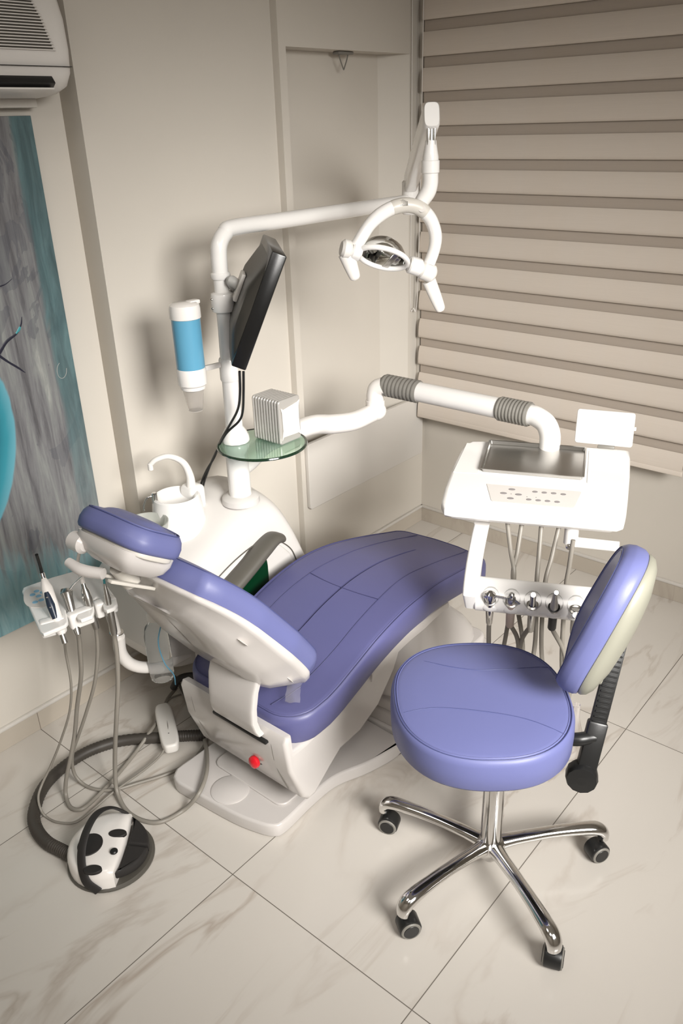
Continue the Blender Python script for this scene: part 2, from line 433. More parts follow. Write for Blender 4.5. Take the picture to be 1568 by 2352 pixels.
# ================================================================== PAINTING
m, nt, b, L = nodes('abstract_painting')
g = nt.nodes.new('ShaderNodeNewGeometry').outputs['Position']
sx = nt.nodes.new('ShaderNodeSeparateXYZ'); L.new(g, sx.inputs[0]); X_, Z_ = sx.outputs[0], sx.outputs[2]
st = mapping(nt, g, rot=(0, math.radians(-3), 0), sc=(15, 1, 1.2))
n1 = noise(nt, st, 2.2, 9, .35, .68); n2 = noise(nt, mapping(nt, g, loc=(3, 0, 1), sc=(22, 1, 3.0)), 1.3, 6, .9, .65); n3 = noise(nt, mapping(nt, g, sc=(5, 1, 3)), 1.2, 4, 1.5)
base = ramp(nt, n1, [(.22, (.04, .038, .04)), (.38, (.115, .112, .118)), (.50, (.19, .19, .195)), (.62, (.25, .26, .25)), (.78, (.42, .42, .39))])
dk = math_n(nt, 'MULTIPLY', math_n(nt, 'GREATER_THAN', n3, .56), math_n(nt, 'MULTIPLY', n2, .9))
base = mixc(nt, math_n(nt, 'MULTIPLY', dk, .8), base, (.075, .08, .10))
def sstep(v, a, b2):
    n = nt.nodes.new('ShaderNodeMapRange'); n.interpolation_type = 'SMOOTHSTEP'; nt.links.new(v, n.inputs[0])
    n.inputs[1].default_value = a; n.inputs[2].default_value = b2; return n.outputs[0]
xw = math_n(nt, 'ADD', X_, math_n(nt, 'MULTIPLY', math_n(nt, 'SUBTRACT', n2, .5), .05))
teal = ramp(nt, n2, [(.2, (.03, .06, .065)), (.5, (.075, .135, .145)), (.7, (.12, .21, .22)), (.85, (.28, .32, .31))])
up = sstep(Z_, .55, 1.2)
base = mixc(nt, math_n(nt, 'MULTIPLY', sstep(xw, 1.262, 1.285), math_n(nt, 'ADD', math_n(nt, 'MULTIPLY', up, .7), .2)), base, teal)
zw = math_n(nt, 'ADD', Z_, math_n(nt, 'MULTIPLY', math_n(nt, 'SUBTRACT', n2, .5), .35))
zw = math_n(nt, 'SUBTRACT', zw, math_n(nt, 'MULTIPLY', math_n(nt, 'SUBTRACT', 1.1, X_), .25))
cy = ramp(nt, n2, [(.25, (.13, .22, .25)), (.45, (.22, .42, .46)), (.6, (.30, .50, .53)), (.75, (.48, .55, .53))])
base = mixc(nt, math_n(nt, 'MULTIPLY', sstep(zw, .70, .52), .85), base, cy)
CXc, CZc, CRr = .618, 1.095, .490
dx = math_n(nt, 'SUBTRACT', X_, CXc); dz = math_n(nt, 'MULTIPLY', math_n(nt, 'SUBTRACT', Z_, CZc), 1.0)
rr = math_n(nt, 'SQRT', math_n(nt, 'ADD', math_n(nt, 'MULTIPLY', dx, dx), math_n(nt, 'MULTIPLY', dz, dz)))
rw = math_n(nt, 'ADD', rr, math_n(nt, 'MULTIPLY', math_n(nt, 'SUBTRACT', n3, .5), .03))
ring_c = ramp(nt, math_n(nt, 'MULTIPLY', rw, 1.78), [(.55, (.005, .09, .12)), (.74, (.008, .14, .19)), (.82, (.04, .27, .34)), (.87, (.14, .38, .46))])
base = mixc(nt, sstep(rw, CRr + .004, CRr - .004), base, ring_c)
L.new(base, b.inputs['Base Color']); b.inputs['Roughness'].default_value = .35
bu = nt.nodes.new('ShaderNodeBump'); bu.inputs['Strength'].default_value = .25; bu.inputs['Distance'].default_value = .002
L.new(n2, bu.inputs['Height']); L.new(bu.outputs[0], b.inputs['Normal']); M_PAINT = m
M_STRK = mat('dark_paint_stroke', (.02, .02, .035), .4, bump=.3)
M_STRT = mat('teal_paint_stroke', (.05, .30, .33), .4, bump=.3)
bm = NB(); box2(bm, (.10, YL - .020, .412), (1.338, YL, 1.878), .001, 1)
yf = YL - .0205
def stroke(px, r, mi, mi_=None):
    pts = [PY(u, v, yf) for u, v in px]; tube(bm, pts, r, 6, 5, mi, flat=(V((1, 0, 0)), .25))
stroke([(-40, 860), (-5, 815), (15, 785), (38, 766), (48, 745), (50, 728)], [.005, .006, .0045, .003, .003, .001], 1)
stroke([(-5, 815), (20, 832), (42, 845), (58, 856)], [.004, .003, .003, .001], 1)
stroke([(37, 767), (44, 756), (48, 745)], [.003, .004, .002], 2)
stroke([(0, 658), (14, 652), (28, 640)], [.002, .0012, .0006], 1)
ring_ = [PY(142 + 11 * math.sin(a), 850 + 19 * math.cos(a), yf) for a in [i * .55 - 2.6 for i in range(9)]]
tube(bm, ring_, .0008, 5, 4, 3)
o = put('abstract_painting', bm, [M_PAINT, M_STRK, M_STRT, M_LGREY]); tag(o, 'large abstract grey and teal canvas on wall below air conditioner', 'painting')

# ================================================================== AIR CONDITIONER
t = thing('air_conditioner', (1.0, 2.14, 1.92), 'white split air conditioner with slatted front, high on left wall', 'air conditioner')
x0, x1 = .50, 1.375
def interp0(tab, x):
    if x <= tab[0][0]: return tab[0][1]
    for (a, p), (b, q) in zip(tab, tab[1:]):
        if x <= b: return p + (q - p) * (x - a) / (b - a)
    return tab[-1][1]
def acprof(): return [(2.24, 1.915), (2.12, 1.922), (2.075, 1.935), (2.050, 1.965), (2.042, 2.02), (2.046, 2.09), (2.065, 2.15), (2.10, 2.20), (2.15, 2.225), (2.24, 2.23)]
def acsolid(bm, x0, x1, grow=0, rnd=.015):
    pr_ = acprof(); cy0 = 2.15; cz0 = 2.07
    rings = []
    for x, s in ((x0, 1), (x1 - rnd, 1), (x1 - rnd * .4, .975), (x1 - rnd * .1, .94), (x1, .88)):
        rings.append([V((x, min(2.24, cy0 + (y - cy0) * s) if y < 2.239 else 2.24, cz0 + (z - cz0) * s)) for y, z in pr_])
    loft(bm, rings, True)
bm = NB(); acsolid(bm, x0, x1, rnd=.03); put('body', bm, M_WHITE2, t, sharp=50)
def acy(z):
    p_ = [(c, a) for a, c in acprof()[3:]]
    return interp0(p_, z)
bm = NB(); bg = NB()
for k in range(30):
    z = 2.020 + k * .0066; y = acy(z); y2 = acy(z + .0033); xe = 1.328 - .002 * k - max(0, k - 16) * .003
    rbox(bm, ((x0 + xe) / 2, y - .0015, z), (xe - x0, .010, .0028), None, .0005, 1)
    rbox(bg, ((x0 + xe - .006) / 2, y2 + .0005, z + .0033), (xe - .006 - x0, .006, .0042), None, 0)
put('intake_grille', bm, M_WHITE2, t); put('grille_gaps', bg, M_DARK, t)
bm = NB(); rbox(bm, ((x0 + 1.315) / 2, 2.060, 1.950), (1.315 - x0, .03, .030), Matrix.Rotation(math.radians(-38), 3, 'X'), .002); put('air_outlet', bm, M_BLACK, t)
bm = NB(); rbox(bm, ((x0 + 1.31) / 2, 2.062, 1.930), (1.31 - x0, .045, .005), Matrix.Rotation(math.radians(-14), 3, 'X'), .002); put('air_flap', bm, M_WHITE2, t)
bm = NB(); box2(bm, (x0, 2.0395, 1.984), (x1 - .005, 2.05, 1.9855), 0); put('panel_seam', bm, M_LINE, t)
bm = NB(); box2(bm, (x0, 2.19, 1.896), (1.345, 2.24, 1.918), .003); put('mounting_plate', bm, M_OFF, t)

# ================================================================== DENTAL CHAIR
YC = 1.43
t = dc = thing('dental_chair', (1.5, YC, 0), 'reclined blue leatherette dental chair on white base', 'dental chair')
flr = lambda u, v, h: V((u, v, h))
bm = NB()
ol = [(1.08, 1.62), (1.098, 1.42), (1.118, 1.325), (1.14, 1.275), (1.175, 1.262), (1.30, 1.268), (1.40, 1.262), (1.50, 1.222), (1.60, 1.196), (1.645, 1.198), (1.655, 1.215), (1.655, 1.66), (1.50, 1.67), (1.15, 1.675), (1.105, 1.668), (1.085, 1.65)]
ol = resample([V((p.x, p.y)) for p in spline([V((a, b, 0)) for a, b in ol + [ol[0]]], 6)[:-1]], 110)
slab(bm, ol, flr, 0, .047, .008, 3)
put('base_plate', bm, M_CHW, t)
bm = NB(); lathe(bm, [(.058, .046), (.058, .049), (.052, .0515), (0.001, .052)], (1.158, 1.475, 0), seg=40)
put('round_floor_cover', bm, M_CHW, t)
bm = NB(); slab(bm, rrect(.10, .15, .03, 4, 1.30, 1.45), flr, .046, .054, .003); put('base_step', bm, M_CHW, t)
# pedestal housing
bm = NB()
slab(bm, rrect(.30, .235, .05, 5, 1.965, 1.43), flr, 0, .055, .010, 3)
slab(bm, rrect(.285, .222, .05, 5, 1.955, 1.43), flr, .05, .105, .012, 3)
slab(bm, rrect(.27, .205, .045, 5, 1.95, 1.43), flr, .10, .145, .010, 3)
prof = [(1.69, .14, .195), (1.70, .20, .188), (1.735, .28, .175), (1.80, .36, .165), (1.88, .43, .16)]
profR = [(2.21, .14), (2.20, .18), (2.16, .23), (2.06, .32), (1.98, .43)]
rings = []
for (xl, zl, hw), (xr, zr) in zip(prof, profR):
    rings.append([V((xl if p[0] < 0 else xr, YC + p[1] * hw, zl if p[0] < 0 else zr)) if False else
                  V(((xl + xr) / 2 + p[0] * (xr - xl) / 2, YC + p[1] * hw, (zl + zr) / 2 + p[0] * (zr - zl) / 2)) for p in super_outline(1, 1, 5, 40)])
loft(bm, rings, True)
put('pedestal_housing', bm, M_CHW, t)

# seat profile
SP = [(1.10, .415), (1.17, .415), (1.25, .420), (1.33, .436), (1.43, .470), (1.53, .505), (1.63, .527), (1.72, .536), (1.83, .532), (1.94, .513), (2.05, .488), (2.15, .462), (2.30, .425)]
def interp(tab, x):
    if x <= tab[0][0]: return tab[0][1] + (x - tab[0][0]) * (tab[1][1] - tab[0][1]) / (tab[1][0] - tab[0][0])
    for (a, p), (b, q) in zip(tab, tab[1:]):
        if x <= b:
            s = (x - a) / (b - a); s = s
            return p + (q - p) * s
    (a, p), (b, q) = tab[-2:]; return q + (x - b) * (q - p) / (b - a)
_sp = spline([V((a, 0, b)) for a, b in SP], 8); SPs = [(p.x, p.z) for p in _sp]
def seatfn(u, v, h): return V((u, YC + v, interp(SPs, u) + h))
def hw(x): return interp([(1.17, .235), (1.35, .243), (1.55, .243), (1.75, .240), (1.95, .222), (2.10, .205), (2.24, .190)], x)
ol = []
for k in range(13):
    a = PI / 2 * k / 12; ol.append((1.27 - .10 * math.sin(PI / 2 - a) - 0, -(hw(1.2) - .10) - .10 * math.sin(a)))
xs = [1.27 + .03 * i for i in range(1, 31)]
ol += [(x, -hw(x)) for x in xs]
for k in range(1, 9):
    a = PI / 2 * k / 8; ol.append((2.17 + .055 * math.sin(a), -(hw(2.17) - .055) - .055 * math.cos(a)))
ol += [(2.245, -.05), (2.245, .05)]
ol += [(x, -y) for x, y in ol[-3::-1]]
ol = resample(ol, 150)
bm = NB(); cushion(bm, ol, lambda u, v: (min(max(u, 1.40), 2.04), 0), seatfn, .088, .004, rim=.02)
for s in (-1, 1):
    tube(bm, path_on(seatfn, [(1.20, s * .12), (1.30, s * .135), (1.45, s * .145), (1.64, s * .137), (1.80, s * .122), (1.95, s * .118), (2.08, s * .112), (2.2, s * .105)], 8, .0052), .0013, 6, 1, 1)
tube(bm, path_on(seatfn, [(1.655, -.136), (1.645, -.05), (1.642, .05), (1.65, .137)], 6, .0062), .0013, 6, 1, 1)
put('seat_cushion', bm, [M_LEAC, M_LEACD], t, sharp=50)
# seat frame and rear body housing
bm = NB()
xs = [1.50 + .03 * i for i in range(15)]
top = [(x, interp(SPs, x) - .086) for x in xs]
rings = []
for x, z in top:
    th = .050 if x < 1.75 else max(.018, .05 - (x - 1.75) * .11)
    w_ = min(hw(x) - .006, .232)
    rings.append([V((x, YC + p[0] * w_, z - th / 2 + p[1] * th / 2)) for p in super_outline(1, 1, 7, 36)])
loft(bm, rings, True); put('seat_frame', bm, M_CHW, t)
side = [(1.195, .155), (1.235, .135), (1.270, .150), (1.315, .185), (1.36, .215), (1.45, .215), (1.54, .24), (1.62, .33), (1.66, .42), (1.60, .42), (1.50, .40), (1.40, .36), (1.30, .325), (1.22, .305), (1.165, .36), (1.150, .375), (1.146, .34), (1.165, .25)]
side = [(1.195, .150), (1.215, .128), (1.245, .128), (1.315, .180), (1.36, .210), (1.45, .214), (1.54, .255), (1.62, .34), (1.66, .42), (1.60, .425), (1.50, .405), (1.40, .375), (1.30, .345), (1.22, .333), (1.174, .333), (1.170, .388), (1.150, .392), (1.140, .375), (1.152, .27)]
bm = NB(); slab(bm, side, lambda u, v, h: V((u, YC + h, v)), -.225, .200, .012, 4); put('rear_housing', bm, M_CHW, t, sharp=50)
bm = NB(); rbox(bm, (1.1385, 1.375, .354), (.016, .210, .010), None, .003); put('slot', bm, M_BLACK, t)
for y in (1.585, 1.262):
    bm = NB(); tube(bm, [V((1.144, y, .35)), V((1.1525, y, .28)), V((1.172, y, .21)), V((1.1935, y, .154))], .0014, 6, 4); put('panel_joint', bm, M_GREY, t)
c = PX(598, 1741, 1.178); nx = V((-.99, 0, .12)).normalized()
bm = NB(); cyl(bm, c, c + nx * .006, .0185, 24, bev=.002); eb = put('emergency_stop_button', bm, M_BLACK, t, label='red mushroom stop button with chrome collar')
bm = NB(); cyl(bm, c + nx * .005, c + nx * .018, .0135, 24); put('button_collar', bm, M_CHROME, eb)
bm = NB(); lathe(bm, [(.010, .016), (.0175, .019), (.019, .024), (.0175, .030), (.012, .034), (.001, .0355)], c, nx, 28); put('button_cap', bm, M_RED, eb)

# backrest
BP = [(1.275, .492), (1.222, .580), (1.155, .672), (1.10, .745), (1.045, .815), (.99, .872), (.945, .912)]
_b = spline([V((a, 0, b)) for a, b in BP], 10); bl = [0]
for a, b in zip(_b, _b[1:]): bl.append(bl[-1] + (b - a).length)
BL = bl[-1]
def backfn(u, v, h):      # u 0..BL up the back, v across, h in front of the rim plane
    s = max(0, min(BL, u)); k = 0
    while k < len(bl) - 2 and bl[k + 1] < s: k += 1
    f = (s - bl[k]) / (bl[k + 1] - bl[k]); p = _b[k].lerp(_b[k + 1], f); tg = (_b[k + 1] - _b[k]).normalized()
    p = p + tg * (u - s)
    n = V((-tg.z, 0, tg.x)); n = n if n.z > 0 else -n
    n = V((abs(n.x), 0, n.z)) 
    return p + V((0, YC + v, 0)) + n * h
def bw(s): return interp([(0, .165), (.03, .205), (.08, .232), (.2, .245), (.35, .232), (.48, .195), (.55, .155), (.59, .11)], s)
print('BL', BL)
ol = [(-.012, -.08)] + [(-.008 + .0, -.13), (.0, -.165)] + [(s, -bw(s)) for s in [.012 * i for i in range(1, int(BL / .012))]] + [(BL - .004, -.095), (BL, -.06)]
ol += [(u, -v) for u, v in ol[::-1]]
ol = resample([V(p) for p in ol], 120)
bmed = lambda u, v: (min(max(u, .20), BL - .13), 0)
bm = NB(); cushion(bm, ol, bmed, lambda u, v, h: backfn(u, v, h + .058), .061, .006, rim=.026, pr=.0026)
put('backrest_cushion', bm, [M_LEA, M_LEAD], t, sharp=50)
bm = NB()
rings = []
for ins, h in ((.004, .004), (-.004, .003), (-.007, -.002), (-.006, -.010), (-.004, -.016), (.004, -.021), (.036, -.052), (.064, -.076), (.085, -.084)):
    r = []
    for p in ol:
        m_ = V(bmed(p.x, p.y)); d = p - m_; q = m_ + d * (1 - ins / d.length)
        kk = interp([(0, 1.08), (.25, 1.05), (.45, .75), (.6, .45)], q.x)
        r.append(backfn(q.x, q.y, h * kk))
    rings.append(r)
for s in (.5, .25, .02):
    r = []
    for p in ol:
        m_ = V(bmed(p.x, p.y)); q = m_ + (p - m_) * s; kk = interp([(0, 1.08), (.25, 1.05), (.45, .75), (.6, .45)], q.x)
        r.append(backfn(q.x, q.y, -.092 * kk))
    rings.append(r)
loft(bm, rings, True)
for s, dd in ((.30, .085), (.12, .115)):
    p = backfn(s, -.17, -.030 * 1); 
put('backrest_shell', bm, M_CHW, t, sharp=50)
for s in (.10, .34):
    bm = NB(); p = backfn(s, -.207, -.043); q = backfn(s + .03, -.207, -.043); d = (q - p).normalized(); nn = (p - backfn(s, -.15, -.02)).normalized()
    ball(bm, p, .014, (1.3, .9, .35), M3(d, V((0, 1, 0)).cross(d).cross(d).normalized(), nn)); put('screw_cap', bm, M_WHITE2, t)
# bracket between back and body
bm = NB()
rings = []
for x, z, w_ in ((1.134, .374, .092), (1.126, .392, .088), (1.120, .42, .085), (1.122, .46, .085), (1.130, .51, .088), (1.15, .56, .09)):
    rings.append([V((x + p[0] * .012, 1.375 + p[1] * w_, z)) for p in super_outline(1, 1, 8, 28)])
loft(bm, rings, True); put('back_bracket', bm, M_CHW, t)
# headrest
hc = V((.940, 1.425, 1.048)); hu = V((-.84, 0, .54)).normalized(); hv = V((0, 1, 0)); hn = V((.54, 0, .84)).normalized()
def headfn(u, v, h): return hc + hu * u + hv * v + hn * (h - .25 * v * v + .0)
ol = resample([V(p) for p in super_outline(.086, .122, 3.2, 72)], 72)
hr = None
bm = NB(); cushion(bm, ol, lambda u, v: (u * .0, min(max(v, -.05), .05)), headfn, .052, .010, rim=.026, pr=.0030)
hd = put('headrest_cushion', bm, [M_LEA, M_LEAD], t, sharp=50)
bm = NB(); slab(bm, super_outline(.070, .115, 3.2, 40), headfn, -.062, -.050, .003); put('headrest_plate', bm, M_OFF, t)
bm = NB()
rings = []
for h, a, b_, du in ((-.058, .074, .102, 0), (-.075, .074, .100, 0), (-.094, .064, .090, -.004), (-.110, .046, .068, -.010)):
    rings.append([hc + hu * (p[0] * a + du) + hv * p[1] * b_ + hn * h for p in super_outline(1, 1, 6, 32)])
loft(bm, rings, True); put('headrest_mount', bm, M_CHW, t)
bm = NB()
pa, pb = hc + hu * .056 + hn * -.088 + hv * .060, hc + hu * .058 + hn * -.088 + hv * .112
cyl(bm, pa, pb, .022, 24, bev=.008); put('headrest_knob', bm, M_CHW, t)
bm = NB(); tube(bm, [hc + hu * .052 + hn * -.140 + hv * .105, hc + hu * .044 + hn * -.144 + hv * .06, hc + hu * .025 + hn * -.134 + hv * .01], [.011, .014, .013], 14, 6); put('headrest_lever', bm, M_CHW, t)
bm = NB()
for dv in (-.028, .028): rbox(bm, (hc + hn * -.14 + hu * -.03 + hv * dv), (.13, .016, .008), M3(hu, hv, hn), .002)
tube(bm, [hc + hn * -.11 + hu * .0, hc + hn * -.14 + hu * -.05], .022, 16, 1)
put('headrest_rail', bm, M_OFF, t)
# crumpled film left on the seat
rnd = random.Random(7); g_ = []
for i_ in range(9):
    row = []
    for j_ in range(4):
        p = PZ(676 - i_ * 3.2 - 6 * math.sin(i_ * .5), 1552 + i_ * 8, .470 - i_ * .003) + V((.008 * j_, -.010 * j_, 0))
        row.append(p + V((rnd.uniform(-.002, .002), rnd.uniform(-.002, .002), rnd.uniform(.001, .008))))
    g_.append(row)
bm = NB(); loft(bm, g_, False, close=False); put('plastic_film', bm, M_FILM, t)
# armrest
bm = NB()
tube(bm, [V((1.31, 1.715, .480)), V((1.42, 1.718, .520)), V((1.52, 1.722, .562)), V((1.60, 1.725, .597)), V((1.648, 1.725, .612)), V((1.683, 1.725, .600))], [.036, .043, .043, .041, .036, .027], 18, 6, flat=(V((0, 1, 0)), .58))
ar = put('armrest', bm, M_DARK, t)
bm = NB(); tube(bm, [V((1.40, 1.718, .51)), V((1.38, 1.712, .45)), V((1.38, 1.69, .39)), V((1.40, 1.62, .34))], .018, 14, 6); put('armrest_post', bm, M_CHW, ar)

# ================================================================== DENTAL UNIT CABINET
UY0, UY1 = 1.745, 2.09
t = uc = thing('dental_unit_cabinet', (1.55, 1.9, .2), 'white curved water unit cabinet behind the dental chair', 'dental unit')
secs = [(1.205, .36, .590, .03), (1.22, .31, .615, .01), (1.26, .275, .640, 0), (1.34, .245, .662, 0), (1.42, .22, .690, 0), (1.50, .20, .728, 0), (1.57, .19, .752, 0), (1.66, .18, .757, 0), (1.72, .17, .735, 0), (1.77, .165, .660, 0), (1.82, .16, .54, .005), (1.87, .155, .40, .01), (1.91, .15, .26, .02)]
rings = []
sc = spline([V((a, b, c)) for a, b, c, d in secs], 4)
N = 44
for i, p in enumerate(sc):
    x, zb, zt = p; cyy, hy = (UY0 + UY1) / 2, (UY1 - UY0) / 2 - (.03 if i == 0 else .012 if i == 1 else 0)
    r = []
    for q in super_outline(1, 1, 5.0, N):
        yy = cyy + q[0] * hy; zz = (zb + zt) / 2 + q[1] * (zt - zb) / 2
        fr = max(0, (cyy - yy) / hy)
        if q[1] > 0: zz -= .035 * fr * q[1] ** 2
        else: yy += .03 * (-q[1]) * fr
        r.append(V((x, yy, zz)))
    rings.append(r)
bm = NB(); loft(bm, rings, True); put('cabinet_body', bm, M_CABW, t, sharp=60)
bm = NB()
slab(bm, [(1.30, .30), (1.74, .30), (1.77, .40), (1.765, .46), (1.74, .515), (1.70, .56), (1.655, .590), (1.60, .602), (1.55, .598), (1.48, .580), (1.40, .548), (1.30, .50)][::1],
     lambda u, v, h: V((u, UY0 + .012 - h, v)), 0, .018, .008, 3)
put('cabinet_door', bm, M_CABW, t)
bm = NB(); tube(bm, [V((x, UY0 - .003, z)) for x, z in ((1.30, .508), (1.40, .556), (1.48, .588), (1.55, .606), (1.60, .610), (1.658, .597), (1.708, .566), (1.75, .52), (1.774, .46))], .0018, 6, 5); put('door_gap', bm, M_DARK, t)
bm = NB(); slab(bm, [(a + 1.545, b + .47) for a, b in super_outline(.072, .105, 5, 36)], lambda u, v, h: V((u, 1.737 - h, v)), 0, .015, .004); put('green_window', bm, M_GREEN, t, label='dark green rounded window panel')
bm = NB(); lathe(bm, [(.062, .735), (.060, .752), (.052, .760), (.040, .762)], (1.61, 1.82, 0), seg=36); put('post_collar', bm, M_CABW, t)
bm = NB(); box2(bm, (1.40, 1.60, .20), (1.62, 1.78, .30), .015, 3); put('mounting_arm', bm, M_CABW, t)
# spittoon on top
bm = NB(); sc_ = V((1.435, 1.925, 0))
lathe(bm, [(.078, .660), (.086, .672), (.085, .70), (.081, .74), (.077, .775), (.074, .790), (.069, .794), (.061, .790), (.052, .775), (.035, .764), (.004, .760)], sc_, seg=40)
sp = put('spittoon', bm, M_BRIGHT, t)
bm = NB(); box2(bm, (1.475, 1.895, .70), (1.535, 1.965, .805), .018, 4); put('tap_block', bm, M_BRIGHT, sp)
tb = V((1.497, 1.925, .79))
bm = NB(); tube(bm, [tb, tb + V((0, 0, .05)), tb + V((-.012, .012, .095)), tb + V((-.045, .034, .120)), tb + V((-.078, .056, .115)), tb + V((-.095, .068, .100))], [.016, .0125, .0105, .009, .0085, .008], 16, 8)
cyl(bm, tb + V((-.095, .068, .105)), tb + V((-.095, .068, .082)), .0085, 16); put('cup_filler_spout', bm, M_WHITE2, sp)
bm = NB(); cb = PZ(357, 1155, .78); cyl(bm, cb - V((0, 0, .04)), cb + V((0, 0, .035)), .0095, 18, bev=.003)
tube(bm, [cb + V((0, 0, .025)), cb + V((-.02, .010, .022)), cb + V((-.032, .016, .0)), cb + V((-.034, .017, -.02))], .0028, 10, 6); put('rinse_tap', bm, M_CHROME, sp)
bm = NB(); bc = PZ(334, 1199, .76); bc.z = .002
lathe(bm, [(.016, .672), (.038, .682), (.056, .706), (.066, .742), (.069, .758), (.066, .758), (.062, .742), (.052, .710), (.035, .688), (.012, .678)], bc, seg=40, cap=False)
o = put('glass_bowl', bm, M_GLASS, sp)
# clear bottle under the cabinet
t = thing('water_bottle', (1.21, 1.80, .27), 'clear plastic water bottle with blue tube hanging under unit cabinet', 'bottle')
wc = PY(372, 1530, 1.72)
wb = V((wc.x, 1.725, 0)); 
bm = NB(); lathe(bm, [(.02, .345), (.034, .352), (.036, .37), (.036, .50), (.030, .53), (.016, .545), (.016, .56)], wb, seg=28, cap=True); put('bottle_body', bm, mat('clear_bottle', (.93, .95, .95), .06, trans=.95, ior=1.12), t)
bm = NB(); cyl(bm, wb + V((0, 0, .555)), wb + V((0, 0, .585)), .02, 20); put('bottle_cap', bm, M_WHITE2, t)
bm = NB(); tube(bm, [wb + V((.0, -.036, .56)), wb + V((-.020, -.034, .50)), wb + V((-.015, -.042, .43)), wb + V((.012, -.040, .37)), wb + V((.015, -.038, .33))], .0018, 8, 8); put('blue_tube', bm, M_BLUE, t)

# ================================================================== POST AND OPERATING LAMP
PXY = V((1.61, 1.82, 0))
t = lp = thing('operating_lamp', PXY + V((0, 0, .74)), 'white dental operating lamp on bent post arm', 'lamp')
def at(z, x=0, y=0): return PXY + V((x, y, z))
bm = NB()
lathe(bm, [(.036, .74), (.036, .935)], PXY, seg=32)
lathe(bm, [(.044, .944), (.046, .950), (.044, .962), (.036, .978), (.027, .992)], PXY, seg=12)
put('lower_post', bm, M_BRIGHT, t)
bm = NB()
lathe(bm, [(.027, .975), (.024, 1.2), (.022, 1.3), (.022, 1.455)], PXY, seg=28)
put('post', bm, M_BRIGHT, t)
bm = NB(); lathe(bm, [(.027, 1.140), (.029, 1.145), (.029, 1.205), (.027, 1.210)], PXY, seg=28); put('holder_sleeve', bm, M_BRIGHT, t)
bm = NB()
tube(bm, [at(1.440), at(1.50), at(1.535, .006), at(1.562, .030), at(1.574, .070), at(1.574, .30), at(1.574, .60), at(1.574, .93)], .0235, 22, 8)
lathe(bm, [(.025, 1.440), (.0285, 1.445), (.0285, 1.456), (.025, 1.46)], PXY, seg=28)
put('horizontal_arm', bm, M_BRIGHT, t)
J1 = at(1.574, .93)
bm = NB(); cyl(bm, J1 - V((0, 0, .045)), J1 + V((0, 0, .07)), .03, 24, bev=.006); put('arm_joint', bm, M_BRIGHT, t)
E0 = J1 + V((0, 0, .06)); E1 = V((2.045, 1.395, 1.850))
ed = (E1 - E0).normalized(); es = V((ed.y, -ed.x, 0)).normalized(); eu = es.cross(ed)
bm = NB()
rings = []
for f, s in ((.0, .8), (.015, .95), (.03, 1), (.97, 1), (.99, .97), (1.0, .85)):
    p = E0.lerp(E1, f); rings.append([p + es * q[0] * .0235 * s + eu * q[1] * .036 * s for q in super_outline(1, 1, 4, 32)])
loft(bm, rings, True); put('spring_arm', bm, M_BRIGHT, t)
H0 = V((E1.x + .006, E1.y + .006, 0))
def hz(z, du=0, dv=0): return H0 + V((CR.x, CR.y, 0)) * du + V((.77, .64, 0)) * dv + V((0, 0, z))
bm = NB()
for s in (-1, 1): rbox(bm, hz(1.80, s * .009), (.006, .026, .07), rotz(-50), .002)
cyl(bm, hz(1.77), hz(1.83), .010, 18); put('fork_pin', bm, M_STEEL, t)
bm = NB()
lathe(bm, [(.0155, 1.785), (.0165, 1.775), (.020, 1.755), (.0225, 1.742), (.0225, 1.735)], H0, seg=28)
lathe(bm, [(.0225, 1.735), (.0255, 1.733), (.0255, 1.703), (.0225, 1.700)], H0, seg=28)
put('swivel', bm, M_BRIGHT, t)
bm = NB()
def hp(u, v, dz=0):     # point of the lamp head's own upright plane
    return PY(u, v, 1.40)
tube(bm, [hz(1.705), hz(1.675), hz(1.652, -.006), hz(1.628, -.022), hz(1.608, -.034)], [.0225, .0225, .0225, .021, .019], 22, 8)
put('neck', bm, M_BRIGHT, t)
# head
HC = V((H0.x - .0, H0.y + .0, 0))
def hd_(u, v):          # lamp head plane: upright, facing the camera side of the room
    n = V((.60, .80, 0)).normalized(); d = ray(u, v); P0 = H0 + V((-.01, -.01, 0))
    return CP + d * ((P0 - CP).dot(n) / d.dot(n))
arch = [(818, 566), (833, 540), (850, 515), (872, 494), (900, 478), (930, 471), (958, 476), (980, 492), (994, 516), (1000, 545), (996, 575), (985, 606)]
arch = [hd_(*p) for p in arch]
bm = NB(); tube(bm, arch, [.0180] * 3 + [.0195] * 5 + [.019] * 2 + [.0175] * 2, 18, 6); hA = put('head_arch', bm, M_BRIGHT, t)
sp_ = spline(arch, 6)
bm = NB(); tube(bm, sp_[24:42], [.0197] + [.0206] * 16 + [.0197], 18, 1); cv = put('arch_cover', bm, M_OFF, hA, label='pale grey sensor cover with vent slots')
pv = hd_(925, 472) - CF * .0195
bm = NB()
for k in range(7): rbox(bm, pv + CR * (k - 3) * .0038 - CF * .001 - CU * abs(k - 3) * .0006, (.0012, .018 - abs(k - 3) * .002, .002), M3(CR, (CU + CR * -.1).normalized(), -CF), 0)
put('vent_slots', bm, M_GREY, hA)
pv = hd_(967, 485) - CF * .019
bm = NB(); cyl(bm, pv, pv - CF * .003, .011, 24); put('sensor_disc', bm, M_PAD, hA)
LA, LB = hd_(800, 573), hd_(985, 630)
ax = (LB - LA).normalized()
bm = NB()
cyl(bm, hd_(806, 574), hd_(828, 581), .025, 26, bev=.004); put('end_block', bm, M_BRIGHT, t)
bm = NB(); cyl(bm, hd_(938, 607), hd_(966, 616), .025, 26, bev=.004)
rbox(bm, hd_(953, 609), (.045, .03, .045), M3(ax, ax.cross(CU).normalized(), ax.cross(ax.cross(CU)).normalized()), .012, 3)
put('end_block', bm, M_BRIGHT, t)
